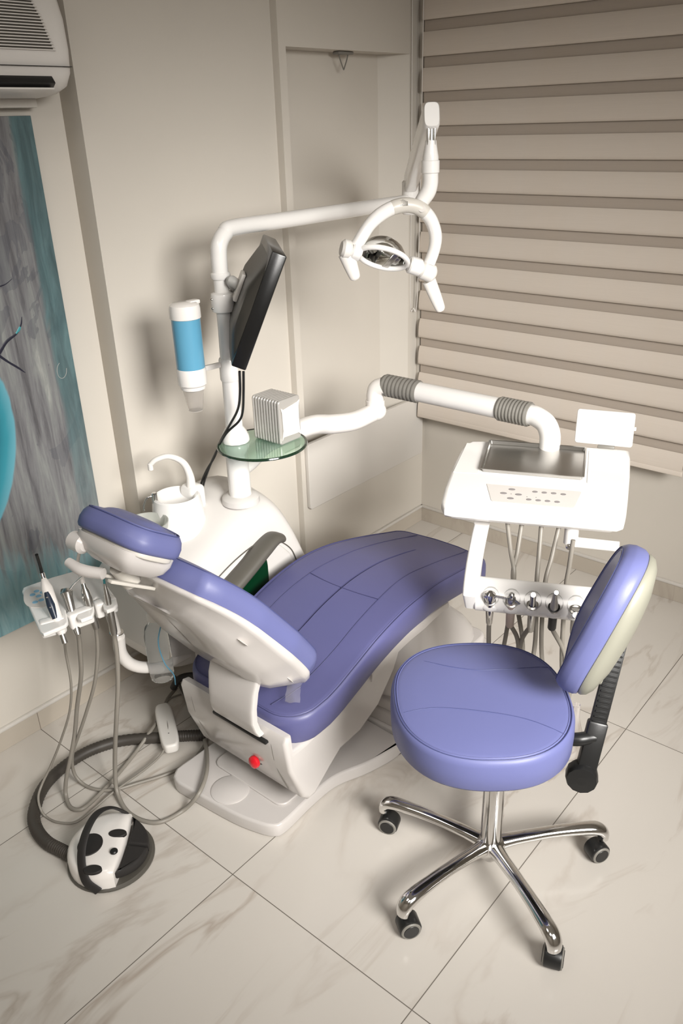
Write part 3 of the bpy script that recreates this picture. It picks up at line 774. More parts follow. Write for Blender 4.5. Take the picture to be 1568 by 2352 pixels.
for (a0, a1, kx) in (((783, 570), (806, 575), 0), ((964, 617), (996, 632), 1)):
    p0, p1 = hd_(*a0), hd_(*a1)
    bm = NB(); cyl(bm, p0, p1, .0265, 26, bev=.007)
    hub = put('handle_hub', bm, M_WHITE2, t)
    g0, g1 = (hd_(795, 582), hd_(817, 642)) if kx == 0 else (hd_(985, 645), hd_(1013, 714))
    bm = NB(); m_ = g0.lerp(g1, .5); tube(bm, [g0, m_, g1 + (g0 - g1) * .1, g1], [.024, .0205, .016, .010] if kx == 0 else [.021, .0190, .0155, .010], 16, 6, flat=(ax, .7)); put('grip', bm, M_WHITE2, hub)
# reflector: ring, mirror dish and lens block
cR = hd_(880, 590); rx = ax; 
rn = (V((-.30, -.42, -.80))).normalized(); rn = (rn - rx * rn.dot(rx)).normalized(); ry = rx.cross(rn).normalized()
if ry.z > 0: ry = -ry
A_, B_ = .070, .046
def oval(a, b, h, n=48): return [cR + rx * a * math.cos(2 * PI * k / n) + ry * b * math.sin(2 * PI * k / n) + rn * h for k in range(n)]
bm = NB(); r = oval(A_ + .004, B_ + .006, .004); tube(bm, r + [r[0]], .0078, 14, 1, cap=False); put('reflector_rim', bm, M_BRIGHT, t)
bm = NB()
rings = [oval(A_ * 1.0, B_ * 1.0, .0), oval(A_ * .93, B_ * .93, -.020), oval(A_ * .78, B_ * .8, -.038), oval(A_ * .55, B_ * .6, -.050), oval(A_ * .25, B_ * .3, -.057), oval(.002, .002, -.058)]
rings2 = [[p + rn * .003 for p in r] for r in rings[::-1]]
loft(bm, rings + rings2, False); put('mirror_dish', bm, M_MIRROR, t)
bm = NB(); rbox(bm, cR + rx * .025 + rn * .004, (.018, .085, .006), M3(rx, ry, rn), .002); rbox(bm, cR + rx * .038 + rn * -.008, (.022, .04, .024), M3(rx, ry, rn), .004)
put('lamp_holder', bm, M_STEEL, t)

# glass shelf
GC = V((1.645, 1.737, 0)); GZ = .938
bm = NB(); lathe(bm, [(.135, GZ), (.137, GZ + .001), (.137, GZ + .005), (.135, GZ + .006)], GC, seg=64)
t = thing('glass_shelf', GC + V((0, 0, GZ)), 'round green tinted glass shelf on the lamp post', 'shelf')
put('glass_disc', bm, M_GREENG, t)
bm = NB(); r = [GC + V((.1372 * math.cos(a), .1372 * math.sin(a), GZ + .003)) for a in [2 * PI * k / 64 for k in range(65)]]; tube(bm, r, .0045, 8, 1, cap=False); put('glass_edge', bm, M_GREENE, t)

# napkin dispenser
nc = V((1.655, 1.715, 0)); NZ = GZ + .0068
fdir = V((-.10, -.40, 0))
nA = PZ(645, 1025, NZ); nB = PZ(693, 1005, NZ); nCc = PZ(586, 1003, NZ)
e1 = (nB - nA); e1.z = 0; wN = e1.length; e1.normalize(); e2 = V((-e1.y, e1.x, 0));
if e2.dot(nCc - nA) < 0: e2 = -e2
dN = (nCc - nA).dot(e2); print('napkin', wN, dN)
dN = .118; hN = .142
t = thing('napkin_dispenser', nA + e1 * wN / 2 + e2 * dN / 2, 'silver ribbed napkin dispenser standing on the glass shelf', 'dispenser')
bm = NB(); K = 10
for k in range(K):
    d0 = dN * k / K + .0005; d1 = dN * (k + 1) / K - .0005
    slab(bm, rrect(wN / 2, hN / 2, .010, 4), lambda u, v, h: nA + e1 * (u + wN / 2) + e2 * h + V((0, 0, NZ - nA.z + hN / 2 + v)), d0, d1, .0048, 3)
rbox(bm, nA + e1 * wN / 2 + e2 * dN / 2 + V((0, 0, hN / 2)), (wN - .010, dN - .006, hN - .010), M3(e1, e2, V((0, 0, 1))), .004)
put('ribbed_case', bm, M_SILV, t)
bm = NB()
ol = [(-.47, -.44), (-.40, -.36), (.36, -.38), (.46, -.44), (.44, -.30), (.40, 0), (.42, .30), (.47, .45), (.36, .40), (-.36, .33), (-.47, .38), (-.42, .25), (-.40, -.2)]
slab(bm, [(a * wN * .92, b * hN * .90) for a, b in ol], lambda u, v, h: nA + e1 * (u + wN / 2) - e2 * (h + .0005 + .002 * math.sin(u * 90) * math.cos(v * 60)) + V((0, 0, hN / 2 + v)), 0, .0035, .001, 1)
o = put('folded_napkins', bm, M_PAPER); tag(o, 'white folded paper napkins showing at the front of the silver dispenser', 'napkins')

# cup dispenser
cd = V((1.478, 1.835, 0))
t = thing('cup_dispenser', cd + V((0, 0, 1.13)), 'blue and white tube cup dispenser clamped left of lamp post', 'cup dispenser')
bm = NB(); lathe(bm, [(.041, 1.205), (.041, 1.352)], cd, seg=36); put('tube', bm, M_BLUE, t)
bm = NB(); lathe(bm, [(.041, 1.350), (.044, 1.352), (.044, 1.378), (.042, 1.388), (.034, 1.394), (.004, 1.396)], cd, seg=36); box2(bm, cd + V((.01, -.018, 1.386)), cd + V((.046, .008, 1.398)), .004); put('lid', bm, M_WHITE, t)
bm = NB(); lathe(bm, [(.030, 1.142), (.036, 1.146), (.037, 1.155), (.042, 1.160), (.043, 1.204), (.041, 1.208)], cd, seg=36); put('dispensing_collar', bm, M_WHITE, t)
bm = NB(); lathe(bm, [(.021, 1.078), (.0215, 1.078), (.031, 1.145), (.0302, 1.145), (.0205, 1.080), (.0005, 1.079)], cd, seg=28, cap=False)
cup = put('plastic_cup', bm, M_CUP); tag(cup, 'clear plastic cup sticking out below the blue cup dispenser', 'cup')
bm = NB(); rbox(bm, cd.lerp(PXY, .5) + V((0, 0, 1.195)), (.07, .012, .016), rotz(math.degrees(math.atan2(PXY.y - cd.y, PXY.x - cd.x))), .003); put('holder_arm', bm, M_WHITE, t)

# ================================================================== MONITOR
wd = V((.662, .750, 0)).normalized(); rh = V((wd.y, -wd.x, 0)); ti = math.radians(24)
mn = rh * math.cos(ti) - V((0, 0, 1)) * math.sin(ti); mu = rh * math.sin(ti) + V((0, 0, 1)) * math.cos(ti)
mc = PY(604, 722, 1.585) + wd * .185; mm = M3(wd, mu, mn)
t = thing('patient_monitor', mc - mu * .16, 'black flat monitor seen edge-on, arm clamped to lamp post', 'monitor')
bm = NB(); rbox(bm, mc - mn * .013, (.37, .325, .042), mm, .004); put('bezel', bm, mat('monitor_black', (.008, .008, .008), .25, bump=.05), t)
bm = NB(); rbox(bm, mc + mn * .0075, (.345, .30, .002), mm, .0005); put('screen', bm, M_SCREEN, t)
bm = NB(); t_ = NB(); rings = []
for h, a, b_ in ((-.033, .183, .155), (-.040, .180, .135), (-.058, .165, .08), (-.062, .12, .06)):
    rings.append([mc + mm @ V((p[0] * a, p[1] * b_ - (.01 if h < -.03 else 0), h)) for p in super_outline(1, 1, 8, 28)])
loft(bm, rings, True); put('back_cover', bm, M_MONB, t)
bm = NB(); pcl = at(1.375)
rbox(bm, mc - mn * .068 + mu * .02, (.08, .08, .012), mm, .003); put('mount_plate', bm, M_WHITE2, t)
bm = NB(); tube(bm, [pcl + V((.02, -.0, .012)), pcl + V((.05, -.005, .025)), mc - mn * .092 + mu * .025, mc - mn * .068 + mu * .02], [.012, .016, .016, .014], 16, 6); put('monitor_arm', bm, M_LGREY, t)
bm = NB(); lathe(bm, [(.024, 1.345), (.033, 1.350), (.0345, 1.36), (.0345, 1.392), (.033, 1.400), (.024, 1.404)], PXY, seg=32); put('clamp', bm, M_BRIGHT, t)
bm = NB()
for sg_ in (-1, 1):
    for dz in (1.362, 1.388):
        bm = NB(); p = at(dz) + rh * .031 * sg_ - wd * .020; cyl(bm, p, p + (rh * sg_ * .55 - wd * .8) * .004, .0035, 10); put('clamp_screw', bm, M_STEEL, t)
mb = mc - mu * .16 - mn * .012
for off, pts in ((0, [(550, 853, 1.68), (551, 900, 1.70), (546, 940, 1.74), (528, 975, 1.78), (508, 1010, 1.83), (492, 1050, 1.88), (472, 1085, 1.93), (459, 1125, 1.97)]),
                 (1, [(559, 853, 1.69), (559, 900, 1.70), (557, 945, 1.74), (548, 968, 1.76), (520, 995, 1.80), (500, 1030, 1.85), (478, 1080, 1.92), (464, 1128, 1.96)])):
    bm = NB(); tube(bm, [PY(u, v, y) for u, v, y in pts] + [PY(455 + off * 3, 1200, 2.0)], .0038, 8, 6)
    put('cable', bm, M_BLACK, t)

# ================================================================== DOCTOR TRAY UNIT
t = tu = thing('instrument_delivery_unit', (1.61, 1.82, .85), 'white instrument delivery table on jointed arm with grey rubber joints', 'delivery unit')
ZF, ZB = .868, .915
FL, FR = PZ(1010, 1163, ZF), PZ(1436, 1205, ZF)
fx = (FR - FL); fx.z = 0; TW = fx.length; fx.normalize(); fy = V((-fx.y, fx.x, 0)); fy = fy if fy.x > 0 else -fy
BLp, BRp = PZ(1072, 1012, ZB), PZ(1449, 1036, ZB)
TD = ((BLp + BRp) / 2 - (FL + FR) / 2).dot(fy); print('tray', TW, TD, (BLp - FL).dot(fx), (BRp - FL).dot(fx))
up_ = (fy * TD + V((0, 0, ZB - ZF))).normalized(); tn = fx.cross(up_); tn = tn if tn.z > 0 else -tn
T0 = V((FL.x, FL.y, ZF))
def tray(u, v, h): return T0 + fx * u + up_ * v + tn * h
def onT(px, py, h=0):
    d = ray(px, py); P = CP + d * ((T0 + tn * h - CP).dot(tn) / d.dot(tn)); q = P - T0
    return q.dot(fx), q.dot(up_)
Lb = (BLp - FL).dot(fx); Rb = (BRp - FL).dot(fx); UD = TD / up_.dot(fy) if up_.dot(fy) else TD
ol = [onT(*p) for p in ((1013, 1150), (1020, 1120), (1032, 1088), (1044, 1058), (1056, 1034), (1068, 1018), (1082, 1011), (1110, 1011), (1200, 1015), (1300, 1021), (1400, 1028), (1437, 1031), (1447, 1035), (1448, 1050), (1447, 1090), (1443, 1140), (1439, 1175), (1434, 1194), (1420, 1198), (1380, 1195), (1300, 1188), (1200, 1180), (1100, 1171), (1040, 1166), (1020, 1163))]
bm = NB(); slab(bm, ol, tray, -.038, 0, .012, 4)
tb_ = put('table_top', bm, M_BRIGHT, t, sharp=50)
bm = NB(); c_ = (sum(p[0] for p in ol) / len(ol), sum(p[1] for p in ol) / len(ol))
slab(bm, [(c_[0] + (a - c_[0]) * .93, c_[1] + (b - c_[1]) * .90) for a, b in ol], tray, -.052, -.034, .006); put('table_underside', bm, M_WHITE, tb_)
q = [onT(*p) for p in ((1117, 1112), (1336, 1130), (1318, 1168), (1128, 1152))]
bm = NB(); slab(bm, resample([V(p) for p in q], 60), tray, -.001, .0012, .0004, 1); kp = put('keypad', bm, M_PAD, tb_)
bm = NB()
for k, (a, b_) in enumerate(((572, 698), (523, 720), (610, 728), (563, 750), (706, 712), (760, 717), (815, 721), (871, 727), (670, 757), (725, 762), (779, 766), (835, 771))):
    u, v = onT(950 + a / 2.537, 850 + b_ / 2.537)
    rr_ = .0095 if k < 4 else .0075
    bm2 = NB(); slab(bm2, [(u + x, v + y) for x, y in super_outline(rr_, .0058, 2.2, 20)], tray, .0005, .0020, .0005, 1); put('key', bm2, M_KEY, kp)
bm.free()
for a, b_ in ((567, 724), (659, 741), (712, 745)):
    bm = NB(); u, v = onT(950 + a / 2.537, 850 + b_ / 2.537); cyl(bm, tray(u, v, .001), tray(u, v, .002), .0012, 10); put('indicator_light', bm, M_DARK, kp)
# steel tray standing on the table
q = [onT(*p) for p in ((1122, 1022), (1341, 1034), (1341, 1099), (1107, 1090))]
u0, u1 = (q[0][0] + q[3][0]) / 2 - .0, (q[1][0] + q[2][0]) / 2; v0, v1 = (q[2][1] + q[3][1]) / 2, (q[0][1] + q[1][1]) / 2
cu, cv_, hu_, hv_ = (u0 + u1) / 2, (v0 + v1) / 2, (u1 - u0) / 2, (v1 - v0) / 2
bm = NB(); rings = []
for hh, ins in ((.0012, .010), (.0012, .004), (.002, .001), (.012, 0), (.0125, -.004), (.0135, -.004), (.0130, .0005), (.003, .0025), (.0024, .005), (.0024, .010)):
    rings.append([tray(a, b_, hh) for a, b_ in rrect(hu_ - ins, hv_ - ins, .006, 3, cu, cv_)])
loft(bm, rings, True); o = put('steel_instrument_tray', bm, M_STEEL, None, tray(cu, cv_, 0)); tag(o, 'shallow polished steel tray on the white delivery table', 'tray')
# raised mats left and right
bm = NB(); q = [onT(*p) for p in ((1072, 1018), (1108, 1020), (1098, 1088), (1040, 1085))]; slab(bm, resample([V(p) for p in q], 40), tray, -.001, .0012, .0005, 1); put('table_mat', bm, M_BRIGHT, tb_); bm = NB()
q = [onT(*p) for p in ((1352, 1036), (1438, 1042), (1434, 1112), (1347, 1112))]; slab(bm, resample([V(p) for p in q], 40), tray, -.001, .0012, .0005, 1)
put('table_mat', bm, M_BRIGHT, tb_)
# film viewer
bm = NB(); dl, dr = PZ(1318, 1016, .925), PZ(1451, 1029, .925); dxv = (dr - dl).normalized(); dw = (dr - dl).length
du = (V((0, 0, 1)) * .95 + fy * .30).normalized(); dn = dxv.cross(du); dn = dn if dn.dot(CF) < 0 else -dn; print('disp', dw)
fnD = lambda u, v, h: dl + dxv * (u + dw / 2) + du * (v + .052) + dn * h
slab(bm, rrect(dw / 2, .052, .008, 4), fnD, -.012, 0, .004); fv = put('film_viewer', bm, M_BRIGHT, t)
bm = NB(); slab(bm, rrect(dw / 2 - .022, .034, .001, 2, -.004), fnD, -.001, .0008, .0003, 1); put('viewer_screen', bm, M_WHITE, fv)
bm = NB(); rbox(bm, fnD(.01, -.058, -.006), (.05, .012, .02), M3(dxv, du, dn), .003); put('viewer_hinge', bm, M_GREY, fv); bm = NB(); rbox(bm, fnD(dw / 2 + .003, .005, -.006), (.006, .012, .006), M3(dxv, du, dn), .002); put('viewer_switch', bm, M_BRIGHT, fv)
# arm: lower tube from post, joint, upper tube
bm = NB()
tube(bm, [V((1.61, 1.82, .845)), V((1.66, 1.82, .858)), V((1.72, 1.822, .885)), V((1.80, 1.825, .893)), PZ(715, 977, .893), PZ(765, 974, .893), PZ(812, 967, .893), V((2.175, 1.715, .900))], [.028, .030, .033, .034, .034, .034, .033, .032], 24, 8)
ball(bm, (2.185, 1.712, .905), .040, (1, 1, .9))
put('lower_arm', bm, M_WHITE, t)
bm = NB(); lathe(bm, [(.030, .90), (.031, .925), (.034, .926), (.034, .945), (.031, .946)], (2.185, 1.712, 0), seg=28)
tube(bm, [V((2.185, 1.712, .94)), V((2.185, 1.712, .965)), V((2.188, 1.705, .988)), V((2.195, 1.68, 1.0))], .031, 24, 8)
put('elbow_joint', bm, M_WHITE, t)
ua, ub = V((2.205, 1.672, 1.0)), V((2.215, 1.125, .998))
bm = NB(); cyl(bm, ua.lerp(ub, .22), ua.lerp(ub, .84), .034, 28); put('upper_arm', bm, M_BRIGHT, t)
def bellows(p0, p1, n_, r0):
    bm = NB(); L_ = (p1 - p0).length; pr_ = [(r0 * .85, 0), (r0, .002)]
    for k in range(n_):
        for f, rr in ((.05, 1.0), (.35, 1.09), (.65, 1.09), (.95, 1.0)): pr_.append((r0 * rr, .004 + (L_ - .008) * (k + f) / n_))
    pr_ += [(r0, L_ - .002), (r0 * .85, L_)]
    lathe(bm, pr_, p0, p1 - p0, 28); return bm
put('rubber_bellows', bellows(ua - V((0, -.015, 0)), ua.lerp(ub, .25), 9, .036), M_GREY, t, sharp=60)
put('rubber_bellows', bellows(ua.lerp(ub, .80), ub + V((0, .0, 0)) - V((0, .005, 0)), 9, .036), M_GREY, t, sharp=60)
bm = NB(); tube(bm, [V((2.215, 1.13, .998)), V((2.214, 1.10, .996)), V((2.208, 1.065, .982)), V((2.200, 1.045, .955)), V((2.195, 1.040, .92)), V((2.19, 1.04, .86))], .032, 24, 8); put('drop_elbow', bm, M_BRIGHT, t)
# hanger and instrument bar
BZ = .665
bL, bR = PZ(1092, 1362, BZ), PZ(1345, 1388, BZ); bd = (bR - bL).normalized(); print('bar', (bR - bL).length, bd, fx)
bE = bL + bd * .335
bfw = V((-bd.y, bd.x, 0)); bfw = bfw if bfw.dot(CF) < 0 else -bfw
bm = NB()
pts_top = tray(*onT(1108, 1180, -.05), -.05)
a0 = PZ(1108, 1195, .80); a1 = bL + V((0, 0, .012)) + bd * .006
rings = []
for f in (0, .15, .35, .55, .75, .9, 1.0):
    p = a0.lerp(a1, f) - bd * (.018 * math.sin(f * PI * .5)) + V((0, 0, 0))
    wdt = .034 + .008 * f
    rings.append([p + bfw * (-q[0] * wdt) + bd * q[1] * .022 for q in super_outline(1, 1, 5, 24)])
rings.append([a1 - bd * .016 + V((0, 0, -.045)) + bfw * (-q[0] * .03) + bd * q[1] * .016 for q in super_outline(1, 1, 5, 24)])
loft(bm, rings, True); put('bar_hanger', bm, M_BRIGHT, t)
bm = NB(); rings = []
bu_ = (V((0, 0, 1)) * .9 + bfw * .0).normalized(); fN = (bfw * .80 + V((0, 0, 1)) * .60).normalized(); fU = fN.cross(bd).normalized(); fU = fU if fU.z > 0 else -fU
for f, s in ((0, .9), (.01, 1), (.99, 1), (1, .9)):
    p = bL.lerp(bE, f); rings.append([p + fU * q[0] * .047 * s + fN * q[1] * .027 * s for q in super_outline(1, 1, 3, 32)])
loft(bm, rings, True); br = put('instrument_bar', bm, M_BRIGHT, t)
for k in range(5):                                       # scalloped lip of the bar
    c = bL + bd * (.042 + .0555 * k) + fN * .024
    bm = NB(); lathe(bm, [(.0255, -.002), (.0255, .0025), (.022, .003), (.018, -.004), (.002, -.006)], c - fU * .006, fN, 28); put('holder_recess', bm, M_LGREY, br)
    bm = NB(); ball(bm, c - fU * .034 - fN * .010, .024, (1, .6, .5), M3(bd, fU, fN)); put('holder_lip', bm, M_BRIGHT, br)
    bm = NB(); lathe(bm, [(.0105, 0), (.0155, .002), (.0155, .006), (.0105, .008)], c - fU * .020, (fN + V((0, 0, .6))).normalized(), 24, cap=False); put('holder_ring', bm, M_STEEL if k != 3 else M_BLACK, br)
# handle under the table
hp0 = tray(*onT(1311, 1196, -.04), -.05)
bm = NB(); k0 = PZ(1312, 1222, .80); k1 = k0 - V((0, 0, .038)); cyl(bm, k0 + V((0, 0, .03)), k1, .0195, 22, bev=.005)
tube(bm, [k1 + V((0, 0, .008)), k1 + V((0, 0, .008)) + fx * .06, k1 + V((0, 0, .008)) + fx * .128], .0150, 18, 4); hh_ = put('table_handle', bm, M_BRIGHT, t)
bm = NB(); ball(bm, k1 + V((0, 0, .0)) + bfw * .014, .0125, (1, 1, 1)); put('chrome_button', bm, M_CHROME, hh_)

# instruments on the bar, each with its hose
def hoseset(px_list): return [PZ(u, v, z) for u, v, z in px_list]
INS = [
    ('air_water_syringe', 'chrome air water syringe with long nozzle, leftmost on instrument bar', 'syringe'),
    ('dental_handpiece', 'short pink-grey handpiece second from left on instrument bar', 'handpiece'),
    ('dental_handpiece', 'slim polished steel handpiece in middle holder of instrument bar', 'handpiece'),
    ('dental_handpiece', 'contra-angle handpiece in black holder ring of instrument bar', 'handpiece'),
    ('dental_handpiece', 'stubby chrome handpiece beside the stool backrest on instrument bar', 'handpiece')]
TOPS = [(1165, 1200), (1198, 1203), (1243, 1207), (1283, 1212), (1316, 1240)]
MIDS = [(1180, 1330), (1178, 1335), (1232, 1345), (1250, 1350), (1298, 1360)]
LOWS = [(1163, 1450), (1200, 1480), (1228, 1480), (1243, 1490), (1290, 1500)]
LOW2 = [(1122, 1460), (1190, 1480), (1195, 1480), (1297, 1510), (1322, 1500)]
for k, (nm, lb, ct) in enumerate(INS):
    c = bL + bd * (.042 + .0555 * k) + fN * .028 - fU * .020
    a = (fN * .25 + V((0, 0, 1)) * .9).normalized()
    t = thing(nm, c - a * .03, lb, ct, None)
    bm = NB()
    if k == 0:
        lathe(bm, [(.007, -.085), (.009, -.08), (.0115, -.03), (.013, .006), (.015, .016), (.013, .027), (.006, .032)], c, a, 20)
        cyl(bm, c + a * .018 - bd * .016, c + a * .018 + bd * .014, .009, 16)
        put('body', bm, M_CHROME, t)
        bm = NB(); h0 = c + a * .020 + bd * .012
        tube(bm, [h0, h0 + bd * .035 - a * .004, h0 + bd * .050 - a * .008 + fN * .004, h0 + bd * .066 - a * .020 + fN * .006], [.0028, .0022, .0026, .003], 10, 6); put('nozzle', bm, M_CHROME, t)
    elif k == 1:
        lathe(bm, [(.009, -.085), (.0115, -.08), (.0125, -.02), (.011, .006)], c, a, 20); put('body', bm, mat('pink_grey_sleeve', (.50, .40, .35), .35), t)
        bm = NB(); lathe(bm, [(.012, .005), (.0115, .018), (.0075, .023), (.0075, .032), (.004, .036)], c, a, 20); put('head', bm, M_STEEL, t)
    elif k == 2:
        lathe(bm, [(.0075, -.095), (.0098, -.09), (.0105, -.03), (.0088, 0), (.0075, .02), (.0078, .036)], c, a, 20); put('body', bm, M_STEEL, t)
        bm = NB(); hq = c + a * .036; cyl(bm, hq - fN * .008, hq + fN * .009, .0080, 18); put('head', bm, M_CHROME, t)
    elif k == 3:
        lathe(bm, [(.009, -.078), (.0115, -.073), (.0115, -.018)], c, a, 20); put('coupling', bm, M_BLACK, t)
        bm = NB(); lathe(bm, [(.0105, -.018), (.0125, -.008), (.0105, .012), (.007, .03), (.0062, .047)], c, a, 20); put('body', bm, M_SILV, t)
        bm = NB(); hq = c + a * .052 + bd * .002; cyl(bm, hq - fN * .007, hq + fN * .009, .0072, 16); put('head', bm, M_CHROME, t)
    else:
        lathe(bm, [(.0075, -.085), (.009, -.07), (.0105, -.02), (.0105, .004)], c, a, 20); put('body', bm, M_STEEL, t)
        bm = NB(); cyl(bm, c + fN * .004 - a * .022, c + fN * .026 - a * .022, .0088, 18); put('head', bm, M_CHROME, t)
    b2 = c - a * .075
    def PL(u, v, back):
        d = ray(u, v); return CP + d * ((b2 - bfw * back - CP).dot(bfw) / d.dot(bfw))
    tp = PZ(*TOPS[k], .815); md = PL(*MIDS[k], .075); lo = PL(*LOWS[k], .065); l2 = PL(*LOW2[k], .004)
    bot = (lo + l2) / 2 + (l2 - lo) * .2; bot.z = .25 + .012 * k
    bm = NB(); tube(bm, [tp, tp.lerp(md, .5), md, lo, lo.lerp(bot, .6) + (lo - md) * .15, bot, l2.lerp(bot, .6) + (l2 - b2) * .15, l2, b2], .0064, 10, 8); put('hose', bm, M_HOSE, t)

# ================================================================== ASSISTANT TRAY
t = at_ = thing('assistant_instrument_holder', (1.15, 1.75, .32), 'white assistant tray with blue keys on bent arm left of headrest', 'instrument holder')
AZ = .72
corn = [PZ(50, 1352, AZ), PZ(97, 1452, AZ), PZ(268, 1382, AZ), PZ(205, 1305, AZ)]
A0 = corn[0]; ax_ = (corn[2] - corn[1]).normalized(); ay_ = (corn[0] - corn[1]).normalized(); print('asst', (corn[2] - corn[1]).length, (corn[0] - corn[1]).length, (corn[3] - corn[2]).length, (corn[3] - corn[0]).length)
def onA(px, py, h=0):
    P = PZ(px, py, AZ + h); return P.x, P.y
fnA = lambda u, v, h: V((u, v, AZ + h))
ol = [onA(*p) for p in ((50, 1358), (52, 1350), (60, 1346), (120, 1325), (200, 1303), (212, 1303), (222, 1312), (266, 1372), (270, 1388), (262, 1396), (245, 1402), (238, 1398), (233, 1376), (222, 1372), (214, 1380), (216, 1404), (212, 1414), (186, 1424), (178, 1420), (170, 1396), (158, 1392), (152, 1402), (156, 1428), (150, 1436), (130, 1444), (100, 1456), (92, 1450))]
bm = NB(); slab(bm, ol[::-1], fnA, -.012, 0, .004, 3)
bm2 = NB(); put('tray_plate', bm, M_BRIGHT, t, sharp=50); bm2.free()
bm = NB()
for (a, b_) in (((92, 1446), (150, 1430)), ((158, 1428), (212, 1408)), ((218, 1402), (266, 1384))):
    p, q_ = PZ(*a, AZ - .02), PZ(*b_, AZ - .02); d = (q_ - p).normalized(); rbox(bm, (p + q_) / 2 - d.cross(V((0, 0, 1))) * -.0, ((q_ - p).length, .030, .046), M3(d, V((0, 0, 1)).cross(d), V((0, 0, 1))), .007, 3)
put('tray_lip', bm, M_BRIGHT, t)
bm = NB(); slab(bm, super_outline(.030, .040, 3, 30) and [onA(84 + 30 * a, 1372 + 24 * b_ ) for a, b_ in super_outline(1, 1, 2.6, 30)][::-1], fnA, -.001, .0012, .0004, 1); kp = put('key_panel', bm, M_PAD, t)
for a, b_ in ((84, 1359), (98, 1361), (75, 1367), (89, 1370), (95, 1379), (81, 1384)):
    bm = NB(); u, v = onA(a, b_); slab(bm, [(u + .0075 * math.cos(q_), v + .0075 * math.sin(q_)) for q_ in [2 * PI * i / 20 for i in range(20)]], fnA, .0005, .002, .0005, 1); put('key', bm, M_BLUEK, kp)
bm = NB()
tube(bm, [PZ(250, 1385, .70), PZ(257, 1410, .66), PZ(266, 1440, .60), PZ(274, 1480, .53)], .011, 16, 8)
tube(bm, [PZ(272, 1462, .56), PZ(278, 1500, .49), PZ(300, 1525, .43), PZ(335, 1533, .385), PZ(380, 1525, .350), PZ(430, 1500, .33)], .0175, 18, 8)
put('bent_arm', bm, M_WHITE, t)
bm = NB(); c = PZ(268, 1452, .58); lathe(bm, [(.0185, -.002), (.020, 0), (.0185, .002)], c, V((.1, -.1, 1)), 24); put('arm_ring', bm, M_CHROME, t)

HZ = .0065
def hose_px(lst, r, pre=()): 
    bm = NB(); tube(bm, list(pre) + [PZ(u, v, z) for u, v, z in lst], r, 10, 8); return bm
# curing light
t = thing('curing_light', PZ(125, 1430, .70), 'white curing light with black tip and dark button panel in assistant tray', 'curing light')
p0, p1 = PZ(137, 1440, .70), PZ(100, 1328, .81)
d = (p1 - p0).normalized(); L_ = (p1 - p0).length
bm = NB(); lathe(bm, [(.009, -.02), (.0125, -.012), (.0145, .02), (.015, L_ * .5), (.0145, L_ * .8), (.008, L_ * .97), (.006, L_)], p0, d, 20); cb_ = put('body', bm, M_WHITE, t)
bm = NB(); tube(bm, [p0 + d * (L_ * .18) - CF * .0085, p0 + d * (L_ * .45) - CF * .0095, p0 + d * (L_ * .72) - CF * .008], [.008, .011, .008], 12, 6); put('button_panel', bm, M_NAVY, cb_)
bm = NB()
for f in (.42, .62): q_ = p0 + d * L_ * f - CF * .0185; ball(bm, q_, .003, (1, 1, .6))
put('button', bm, M_GREY, cb_)
bm = NB(); cyl(bm, p0 + d * (L_ - .002), p0 + d * (L_ + .014), .0068, 16); put('ferrule', bm, M_CHROME, t)
bm = NB(); tube(bm, [p0 + d * (L_ + .012), PZ(92, 1300, .845), PZ(84, 1274, .885)], [.0045, .0042, .0042], 12, 4); put('light_guide', bm, M_BLACK, t)
bm = NB(); cyl(bm, p0 - d * .045, p0 - d * .012, .0075, 16); put('strain_relief', bm, M_STEEL, t)
put('hose', hose_px([(151, 1500, .56), (163, 1570, .45), (160, 1633, .34), (140, 1700, .22), (116, 1760, .12), (97, 1800, .075), (88, 1830, .052), (93, 1858, .030), (106, 1876, HZ), (133, 1889, HZ), (175, 1888, HZ), (217, 1856, HZ), (263, 1817, HZ + .012), (333, 1767, HZ + .014), (372, 1730, HZ + .02), (386, 1690, .050), (383, 1650, .052), (381, 1620, .045), (396, 1602, .03), (442, 1588, .02)], .0036, [p0 - d * .04]), M_HOSE, t)
# syringe
t = thing('air_water_syringe', PZ(165, 1420, .70), 'steel air water syringe second from left in assistant tray', 'syringe')
p0, p1 = PZ(172, 1432, .69), PZ(152, 1358, .765); d = (p1 - p0).normalized(); L_ = (p1 - p0).length
bm = NB(); lathe(bm, [(.008, -.03), (.0095, -.02), (.0105, L_ * .4), (.013, L_ * .8), (.0165, L_ * .97), (.010, L_ * 1.07), (.003, L_ * 1.1)], p0, d, 20); put('body', bm, M_STEEL, t)
bm = NB(); cyl(bm, p1 - CR * .013, p1 + CR * .006, .007, 14); put('button', bm, M_DARK, t)
bm = NB(); tube(bm, [p1 + CR * .006, PZ(172, 1340, .79), PZ(200, 1313, .83)], [.0028, .0024, .002], 10, 4); put('nozzle', bm, M_CHROME, t)
put('hose', hose_px([(180, 1460, .62), (184, 1500, .55), (186, 1553, .46), (177, 1623, .33), (172, 1682, .23), (163, 1735, .15), (152, 1790, .07), (151, 1825, .02), (160, 1852, HZ + .004), (180, 1860, HZ + .004), (203, 1848, HZ + .004), (253, 1798, HZ + .004), (309, 1731, HZ + .002), (345, 1680, HZ + .03), (372, 1640, .03), (385, 1605, .03), (414, 1570, .03)], .0062, [p0]), M_HOSE, t)
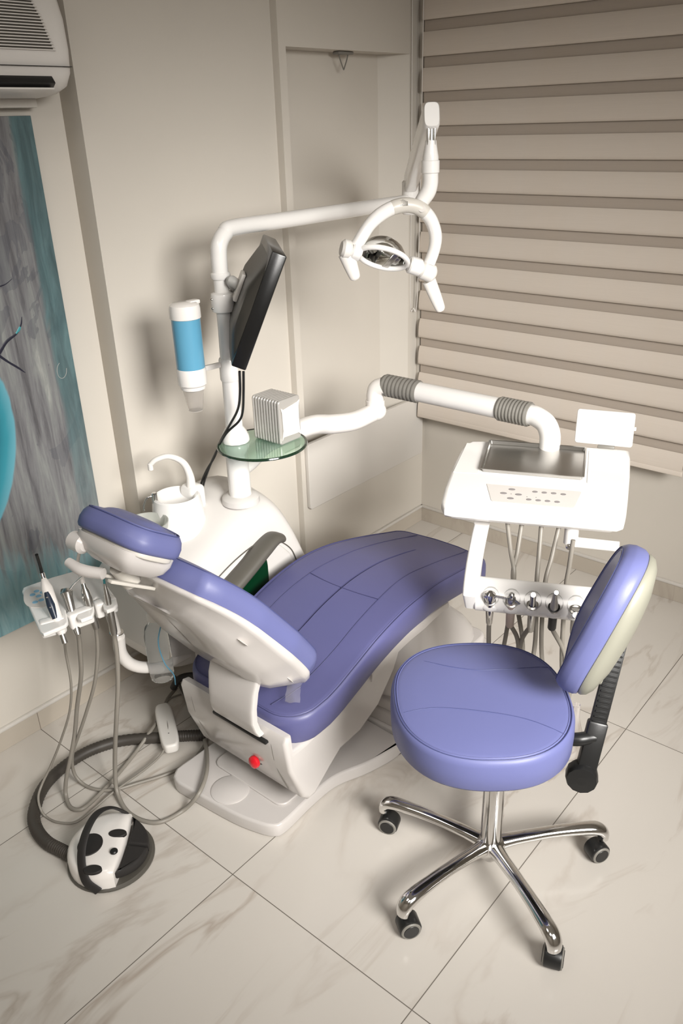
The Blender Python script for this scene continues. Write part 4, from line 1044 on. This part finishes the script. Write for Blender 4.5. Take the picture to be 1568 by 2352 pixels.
# saliva ejector
t = thing('suction_handpiece', PZ(208, 1400, .70), 'suction handpiece with bent white tip, third in assistant tray', 'suction tube')
p0, p1 = PZ(214, 1420, .685), PZ(188, 1330, .79); d = (p1 - p0).normalized(); L_ = (p1 - p0).length
bm = NB(); lathe(bm, [(.008, -.03), (.0095, -.02), (.011, L_ * .2), (.0125, L_ * .5), (.011, L_ * .7), (.0065, L_ * .8), (.006, L_)], p0, d, 20); put('body', bm, M_STEEL, t)
bm = NB(); c = PZ(193, 1372, .745); lathe(bm, [(.011, -.002), (.0125, 0), (.011, .002)], c, CR, 20); put('valve_lever', bm, M_STEEL, t)
bm = NB(); tube(bm, [p1 - d * .01, PZ(180, 1300, .835), PZ(179, 1285, .855), PZ(184, 1262, .885), PZ(190, 1240, .91)], [.0065, .005, .0045, .0045, .004], 12, 6); put('ejector_tip', bm, M_WHITE, t)
put('hose', hose_px([(221, 1450, .62), (224, 1500, .54), (217, 1570, .43), (197, 1640, .31), (180, 1690, .22), (166, 1735, .13), (170, 1775, .05), (190, 1800, .015), (220, 1813, HZ + .005), (262, 1814, HZ + .004), (316, 1799, HZ), (386, 1777, HZ), (438, 1749, HZ), (466, 1717, HZ), (474, 1695, HZ + .01)], .0052, [p0]), M_HOSE, t)
# suction with teal tip
t = thing('suction_handpiece', PZ(250, 1400, .70), 'suction handpiece with teal tip, rightmost in assistant tray', 'suction tube')
p0, p1 = PZ(256, 1425, .675), PZ(240, 1340, .775); d = (p1 - p0).normalized(); L_ = (p1 - p0).length
bm = NB(); lathe(bm, [(.008, -.04), (.010, -.03), (.0105, L_ * .3), (.0085, L_ * .45), (.0095, L_ * .6), (.005, L_ * .9), (.0045, L_)], p0, d, 20); put('body', bm, M_STEEL, t)
bm = NB(); tube(bm, [p1, PZ(237, 1322, .80), PZ(234, 1310, .815)], .0032, 10, 3); put('tip', bm, M_TEAL, t)
put('hose', hose_px([(262, 1460, .61), (268, 1500, .55), (271, 1570, .44), (268, 1640, .33), (265, 1700, .22), (264, 1760, .11), (268, 1815, .03), (288, 1858, HZ), (323, 1883, HZ), (368, 1888, HZ), (421, 1861, HZ), (456, 1823, HZ + .05), (474, 1775, HZ + .06), (475, 1730, .05), (470, 1700, .04)], .0066, [p0 - d * .02]), M_HOSE, t)

# ================================================================== FLOOR THINGS
X2 = V((.643, -.766, 0)); Y2 = V((.766, .643, 0))
pc = V((.805, 1.585, 0))
def pf(u, v, h): return pc + X2 * u + Y2 * v + V((0, 0, h))
t = thing('foot_control', pc, 'white and black round foot pedal on the tiled floor', 'foot pedal')
bm = NB(); lathe(bm, [(.114, .0), (.119, .003), (.119, .008), (.112, .012)], pc, seg=56); put('base_disc', bm, M_DARK, t)
bm = NB()                                              # white half dome
rings = []
half = []
for k in range(25):
    a = math.radians(70 + 220 * k / 24); half.append((math.cos(a), math.sin(a)))
for s, h in ((1.0, .010), (1.0, .044), (.975, .055), (.92, .063), (.80, .068), (.5, .071), (.2, .071)):
    pts = [pf(.114 * s * a, .114 * s * b_, h) for a, b_ in half]
    yr = .114 * s * math.sin(math.radians(70)); x_ = .039 * min(1, s * 1.02)
    for j in range(1, 8): pts.append(pf(x_ + .006 * math.sin(PI * j / 8) * s, -yr + 2 * yr * j / 8, h))
    rings.append(pts)
loft(bm, rings, True); put('white_housing', bm, M_WHITE, t, sharp=40)
for s_ in (-1, 1):
    bm = NB(); o_ = []
    for k in range(13):
        a = math.radians(1.5 + 66 * k / 12) * s_; o_.append((.106 * math.cos(a), .106 * math.sin(a)))
    o_ += [(.048, .085 * s_), (.051, .05 * s_), (.052, .002 * s_)]
    if s_ < 0: o_ = o_[::-1]
    slab(bm, o_, lambda u, v, h: pf(u, v, h + .22 * (.106 - u)), .014, .042, .006, 2); put('pedal_plate', bm, M_BLACKM, t)
for (pu, pv_, a, b_) in ((207, 1940, .034, .038), (270, 1914, .025, .014), (213, 1997, .024, .014)):
    bm = NB(); q_ = PZ(pu, pv_, .071) - pc; uu, vv = q_.dot(X2), q_.dot(Y2)
    slab(bm, [(uu + x, vv + y) for x, y in super_outline(a, b_, 2, 32)], pf, .064, .0735, .001, 1); put('black_oval_pad', bm, M_BLACKM, t)
bm = NB(); c = PZ(262, 1958, .071); cyl(bm, c, c + V((0, 0, .009)), .0105, 24, bev=.003); put('round_button', bm, M_BLACK, t)
bm = NB(); tube(bm, [pf(-.004, -.119, .010), pf(-.035, -.112, .045), pf(-.052, -.070, .085), pf(-.050, -.02, .115), pf(-.034, .035, .128), pf(-.008, .075, .112), pf(.018, .100, .070), pf(.028, .112, .03)], .014, 10, 8, flat=(X2, .3)); put('carry_strap', bm, M_BLACKM, t)
bm = NB()
hp_ = [(473, 1688, .02), (430, 1690, .02), (385, 1693, .02), (290, 1700, .02), (230, 1715, .02), (180, 1738, .02), (130, 1775, .02), (96, 1815, .02), (78, 1868, .02), (84, 1905, .02), (108, 1935, .022), (140, 1953, .025), (170, 1968, .03)]
cc = spline([PZ(u, v, z) for u, v, z in hp_], 14)
tube(bm, cc, [.0175 + (.0014 if i % 2 else -.0002) for i in range(len(cc))], 14, 1); put('corrugated_hose', bm, M_HOSED, t)

# white box on the floor
ba, bb = PZ(377, 1648, .0), PZ(397, 1738, .0); ba.z = bb.z = 0
d = (bb - ba).normalized(); n_ = V((-d.y, d.x, 0))
mid = (ba + bb) / 2; hl = (bb - ba).length / 2 + .012
def wfn(u, v, h): return mid + d * u + n_ * v + V((0, 0, h + .03))
t = thing('transformer_box', mid, 'small white rounded box lying over the dark hose on floor', 'box')
bm = NB(); slab(bm, super_outline(hl, .030, 4, 40), wfn, -.008, .026, .008, 3); put('case', bm, M_WHITE2, t)
bm = NB(); cyl(bm, wfn(hl * .45, 0, .026), wfn(hl * .45, 0, .0265), .002, 10); put('screw_hole', bm, M_BLACK, t)
# wrapped conduit behind the chair
t = thing('cable_conduit', (1.42, 1.80, 0), 'dark metal cable conduit slanting behind the white chair housing', 'conduit')
for k, (dx, dy) in enumerate(((0, 0), (.035, .02), (.065, .045))):
    bm = NB(); tube(bm, [PZ(400 + k * 16, 1555 - k * 3, .10) , PZ(425 + k * 13, 1600, .07), PZ(458 + k * 8, 1668, .03)], [.008, .008, .007], 8, 6); put('rail', bm, [M_DARK, M_STEEL, M_BLACK][k], t)
bm = NB(); tube(bm, [PZ(398, 1580, .10), PZ(410, 1560, .14), PZ(440, 1552, .15), PZ(470, 1560, .15)], .012, 12, 6); put('black_sleeve', bm, M_BLACKM, t)

# ================================================================== STOOL
SC = V((1.41, .785, .028)); BC = V((1.430, .748, 0))
t = st_ = thing('dentist_stool', BC, 'blue leatherette dentist stool with chrome five-star base', 'stool')
sx_ = V((.643, -.766, 0)); sy_ = V((.766, .643, 0))
def sfn(u, v, h): return SC + sx_ * u + sy_ * v + V((0, 0, .55 + h - .10 * v * v))
ol = []
for k in range(96):
    a = 2 * PI * k / 96; c, s = math.cos(a), math.sin(a)
    rx_ = .212 if c > 0 else .222; e = 2.35
    ol.append(V((rx_ * math.copysign(abs(c) ** (2 / e), c), (.232 if s > 0 else .228) * math.copysign(abs(s) ** (2 / e), s))))
ol = resample(ol, 96)
bm = NB(); cushion(bm, ol, lambda u, v: (u * 0, 0), sfn, .088, .010, rim=.018, pr=.0022)
def crown(u, v):
    s = math.sqrt((u / .217) ** 2 + (v / .23) ** 2); return .0024 + .010 * interp([(0, 1), (.25, 1), (.46, .85), (.67, .6), (.84, .25), (.9, .02)], s)
def seamS(pts):
    q_ = spline([V((a, b_, 0)) for a, b_ in pts], 10); tube(bm, [sfn(p.x, p.y, crown(p.x, p.y)) for p in q_], .0012, 6, 1, 1)
seamS([(-.150, .150), (-.07, .105), (0, .085), (.08, .088), (.19, .105)])
seamS([(-.195, -.060), (-.12, -.055), (-.02, -.072), (.08, -.10), (.165, -.145)])
put('seat', bm, [M_LEA, M_LEAD], t, sharp=50)
bm = NB(); lathe(bm, [(.17, .455), (.175, .45), (.12, .442), (.05, .425), (.04, .40)], SC, seg=36); put('seat_pan', bm, M_BLACK, t)
bm = NB(); lathe(bm, [(.0275, .085), (.0275, .33), (.0265, .335)], BC, seg=32); put('gas_column', bm, M_CHROME, t)
bm = NB(); lathe(bm, [(.0245, .325), (.0245, .43)], BC, seg=28); put('column_sleeve', bm, M_BLACK, t)
bm = NB(); lathe(bm, [(.030, .055), (.036, .065), (.040, .085), (.038, .105), (.030, .112)], BC, seg=32); lathe(bm, [(.014, .035), (.016, .056)], BC, seg=20); put('hub', bm, M_CHROME, t)
def caster(p, ang):
    o = put('caster', (lambda b: (cyl(b, p + V((0, 0, .052)), p + V((0, 0, .085)), .006, 14), b)[1])(NB()), M_BLACK, t)
    d = V((math.cos(ang), math.sin(ang), 0)); s_ = V((-d.y, d.x, 0))
    c = p + d * .014 + V((0, 0, .026))
    bm = NB(); rings = []
    pr_ = []
    for k in range(15):
        a = math.radians(-30 + 240 * k / 14); pr_.append((math.cos(a) * .029, math.sin(a) * .029))
    pr_ += [(-.010, -.004), (.010, -.004)]
    slab(bm, pr_, lambda u, v, h: c + d * u + V((0, 0, v + .002)) + s_ * h, -.0205, .0205, .003, 2); put('hood', bm, M_BLACK, o)
    for sg_ in (-1, 1):
        bm = NB(); cyl(bm, c + s_ * sg_ * .012, c + s_ * sg_ * .024, .026, 28, bev=.002); w_ = put('wheel', bm, M_GREY if sg_ else M_BLACK, o)
        bm = NB(); cyl(bm, c + s_ * sg_ * .023, c + s_ * sg_ * .0255, .020, 24, bev=.001); put('wheel_hub', bm, M_BLACK, o)
for ang, ca_ in ((102, -70), (168, -35), (239, 20), (316, 150), (30, 100)):
    a = math.radians(ang); d = V((math.cos(a), math.sin(a), 0))
    bm = NB(); s_ = V((-d.y, d.x, 0))
    tube(bm, [BC + d * .015 + V((0, 0, .092)), BC + d * .07 + V((0, 0, .100)), BC + d * .15 + V((0, 0, .108)), BC + d * .22 + V((0, 0, .110)), BC + d * .286 + V((0, 0, .106)), BC + d * .309 + V((0, 0, .090)), BC + d * .313 + V((0, 0, .070))],
         [.024, .019, .0175, .0185, .021, .0205, .018], 18, 7, flat=(s_, .80)); put('leg', bm, M_CHROME, t)
    caster(BC + d * .312, math.radians(ca_))
# backrest of the stool
kC = V((1.570, .598, .803)); kt = math.radians(17)
kn = (-sx_ * math.cos(kt) + V((0, 0, 1)) * math.sin(kt))      # facing the sitter
kx_ = V((.276, -.961, 0)); kn = (-kx_ * math.cos(kt) + V((0, 0, 1)) * math.sin(kt)); ku = (kx_ * math.sin(kt) + V((0, 0, 1)) * math.cos(kt)); kv = V((.961, .276, 0))
def kfn(u, v, h): return kC + ku * u + kv * v + kn * (h + 1.15 * v * v + .25 * u * u)
ol = resample([V((u, v * (1 - .9 * u))) for u, v in super_outline(.185, .142, 2.5, 90)], 90)
bm = NB(); cushion(bm, ol, lambda u, v: (min(max(u, -.06), .06), 0), kfn, .058, .004, rim=.028); put('backrest', bm, [M_LEA, M_LEAD], t, sharp=50)
bm = NB(); rings = []
for s, h in ((.93, -.052), (.965, -.058), (.97, -.064), (.94, -.074), (.86, -.082), (.6, -.090), (.3, -.093), (.02, -.094)):
    rings.append([kfn(p.x * s, p.y * s, h) for p in ol])
loft(bm, rings, True); bs = put('backrest_shell', bm, M_SHELL, t)
bm = NB(); p = kfn(-.120, -.06, -.083); cyl(bm, p, p - kn * .004, .010, 20); put('screw_cap', bm, M_SHELL, bs)
L0 = PZ(1440, 1420, .76); Lm = PZ(1405, 1535, .66); L1 = PZ(1345, 1765, .43); L0 = Lm + (Lm - L1).normalized() * .10
bu = (L0 - L1).normalized(); bw_ = V((.55, -.83, 0)).normalized(); bn = bu.cross(bw_).normalized(); bw_ = bn.cross(bu).normalized()
bm = NB(); rbox(bm, (L0 + L1) / 2, (.038, .014, (L0 - L1).length), M3(bw_, bn, bu), .002)
for k in range(20): rbox(bm, L0.lerp(L1, .12 + .036 * k), (.030, .020, .0045), M3(bw_, bn, bu), .001, 1)
put('support_bar', bm, M_BLACK, t)
bm = NB(); rbox(bm, L1 + bu * .06, (.046, .030, .12), M3(bw_, bn, bu), .006); put('bar_bracket', bm, M_BLACK, t)
kb = L1 + bu * .012 - bw_ * .015
bm = NB(); rk = []
lathe(bm, [(.020, 0), (.035, .003), (.038, .010), (.038, .034), (.035, .042), (.012, .044)], PZ(1336, 1768, .41), V((-.80, -.35, .05)).normalized(), 12); put('adjusting_knob', bm, M_BLACK, t)
bm = NB(); tube(bm, [L1 + bu * .08, L1 + bu * .075 - sx_ * .05, SC + sx_ * .17 + V((0, 0, .425)), SC + sx_ * .05 + V((0, 0, .425))], .016, 14, 6); put('support_arm', bm, M_BLACK, t)
bm = NB(); tube(bm, [PZ(1292, 1738, .44), PZ(1318, 1728, .45), PZ(1326, 1700, .47), PZ(1322, 1650, .52), PZ(1325, 1618, .56)], [.012, .017, .014, .009, .008], 9, 3); put('plastic_wrap', bm, M_FILM, t)
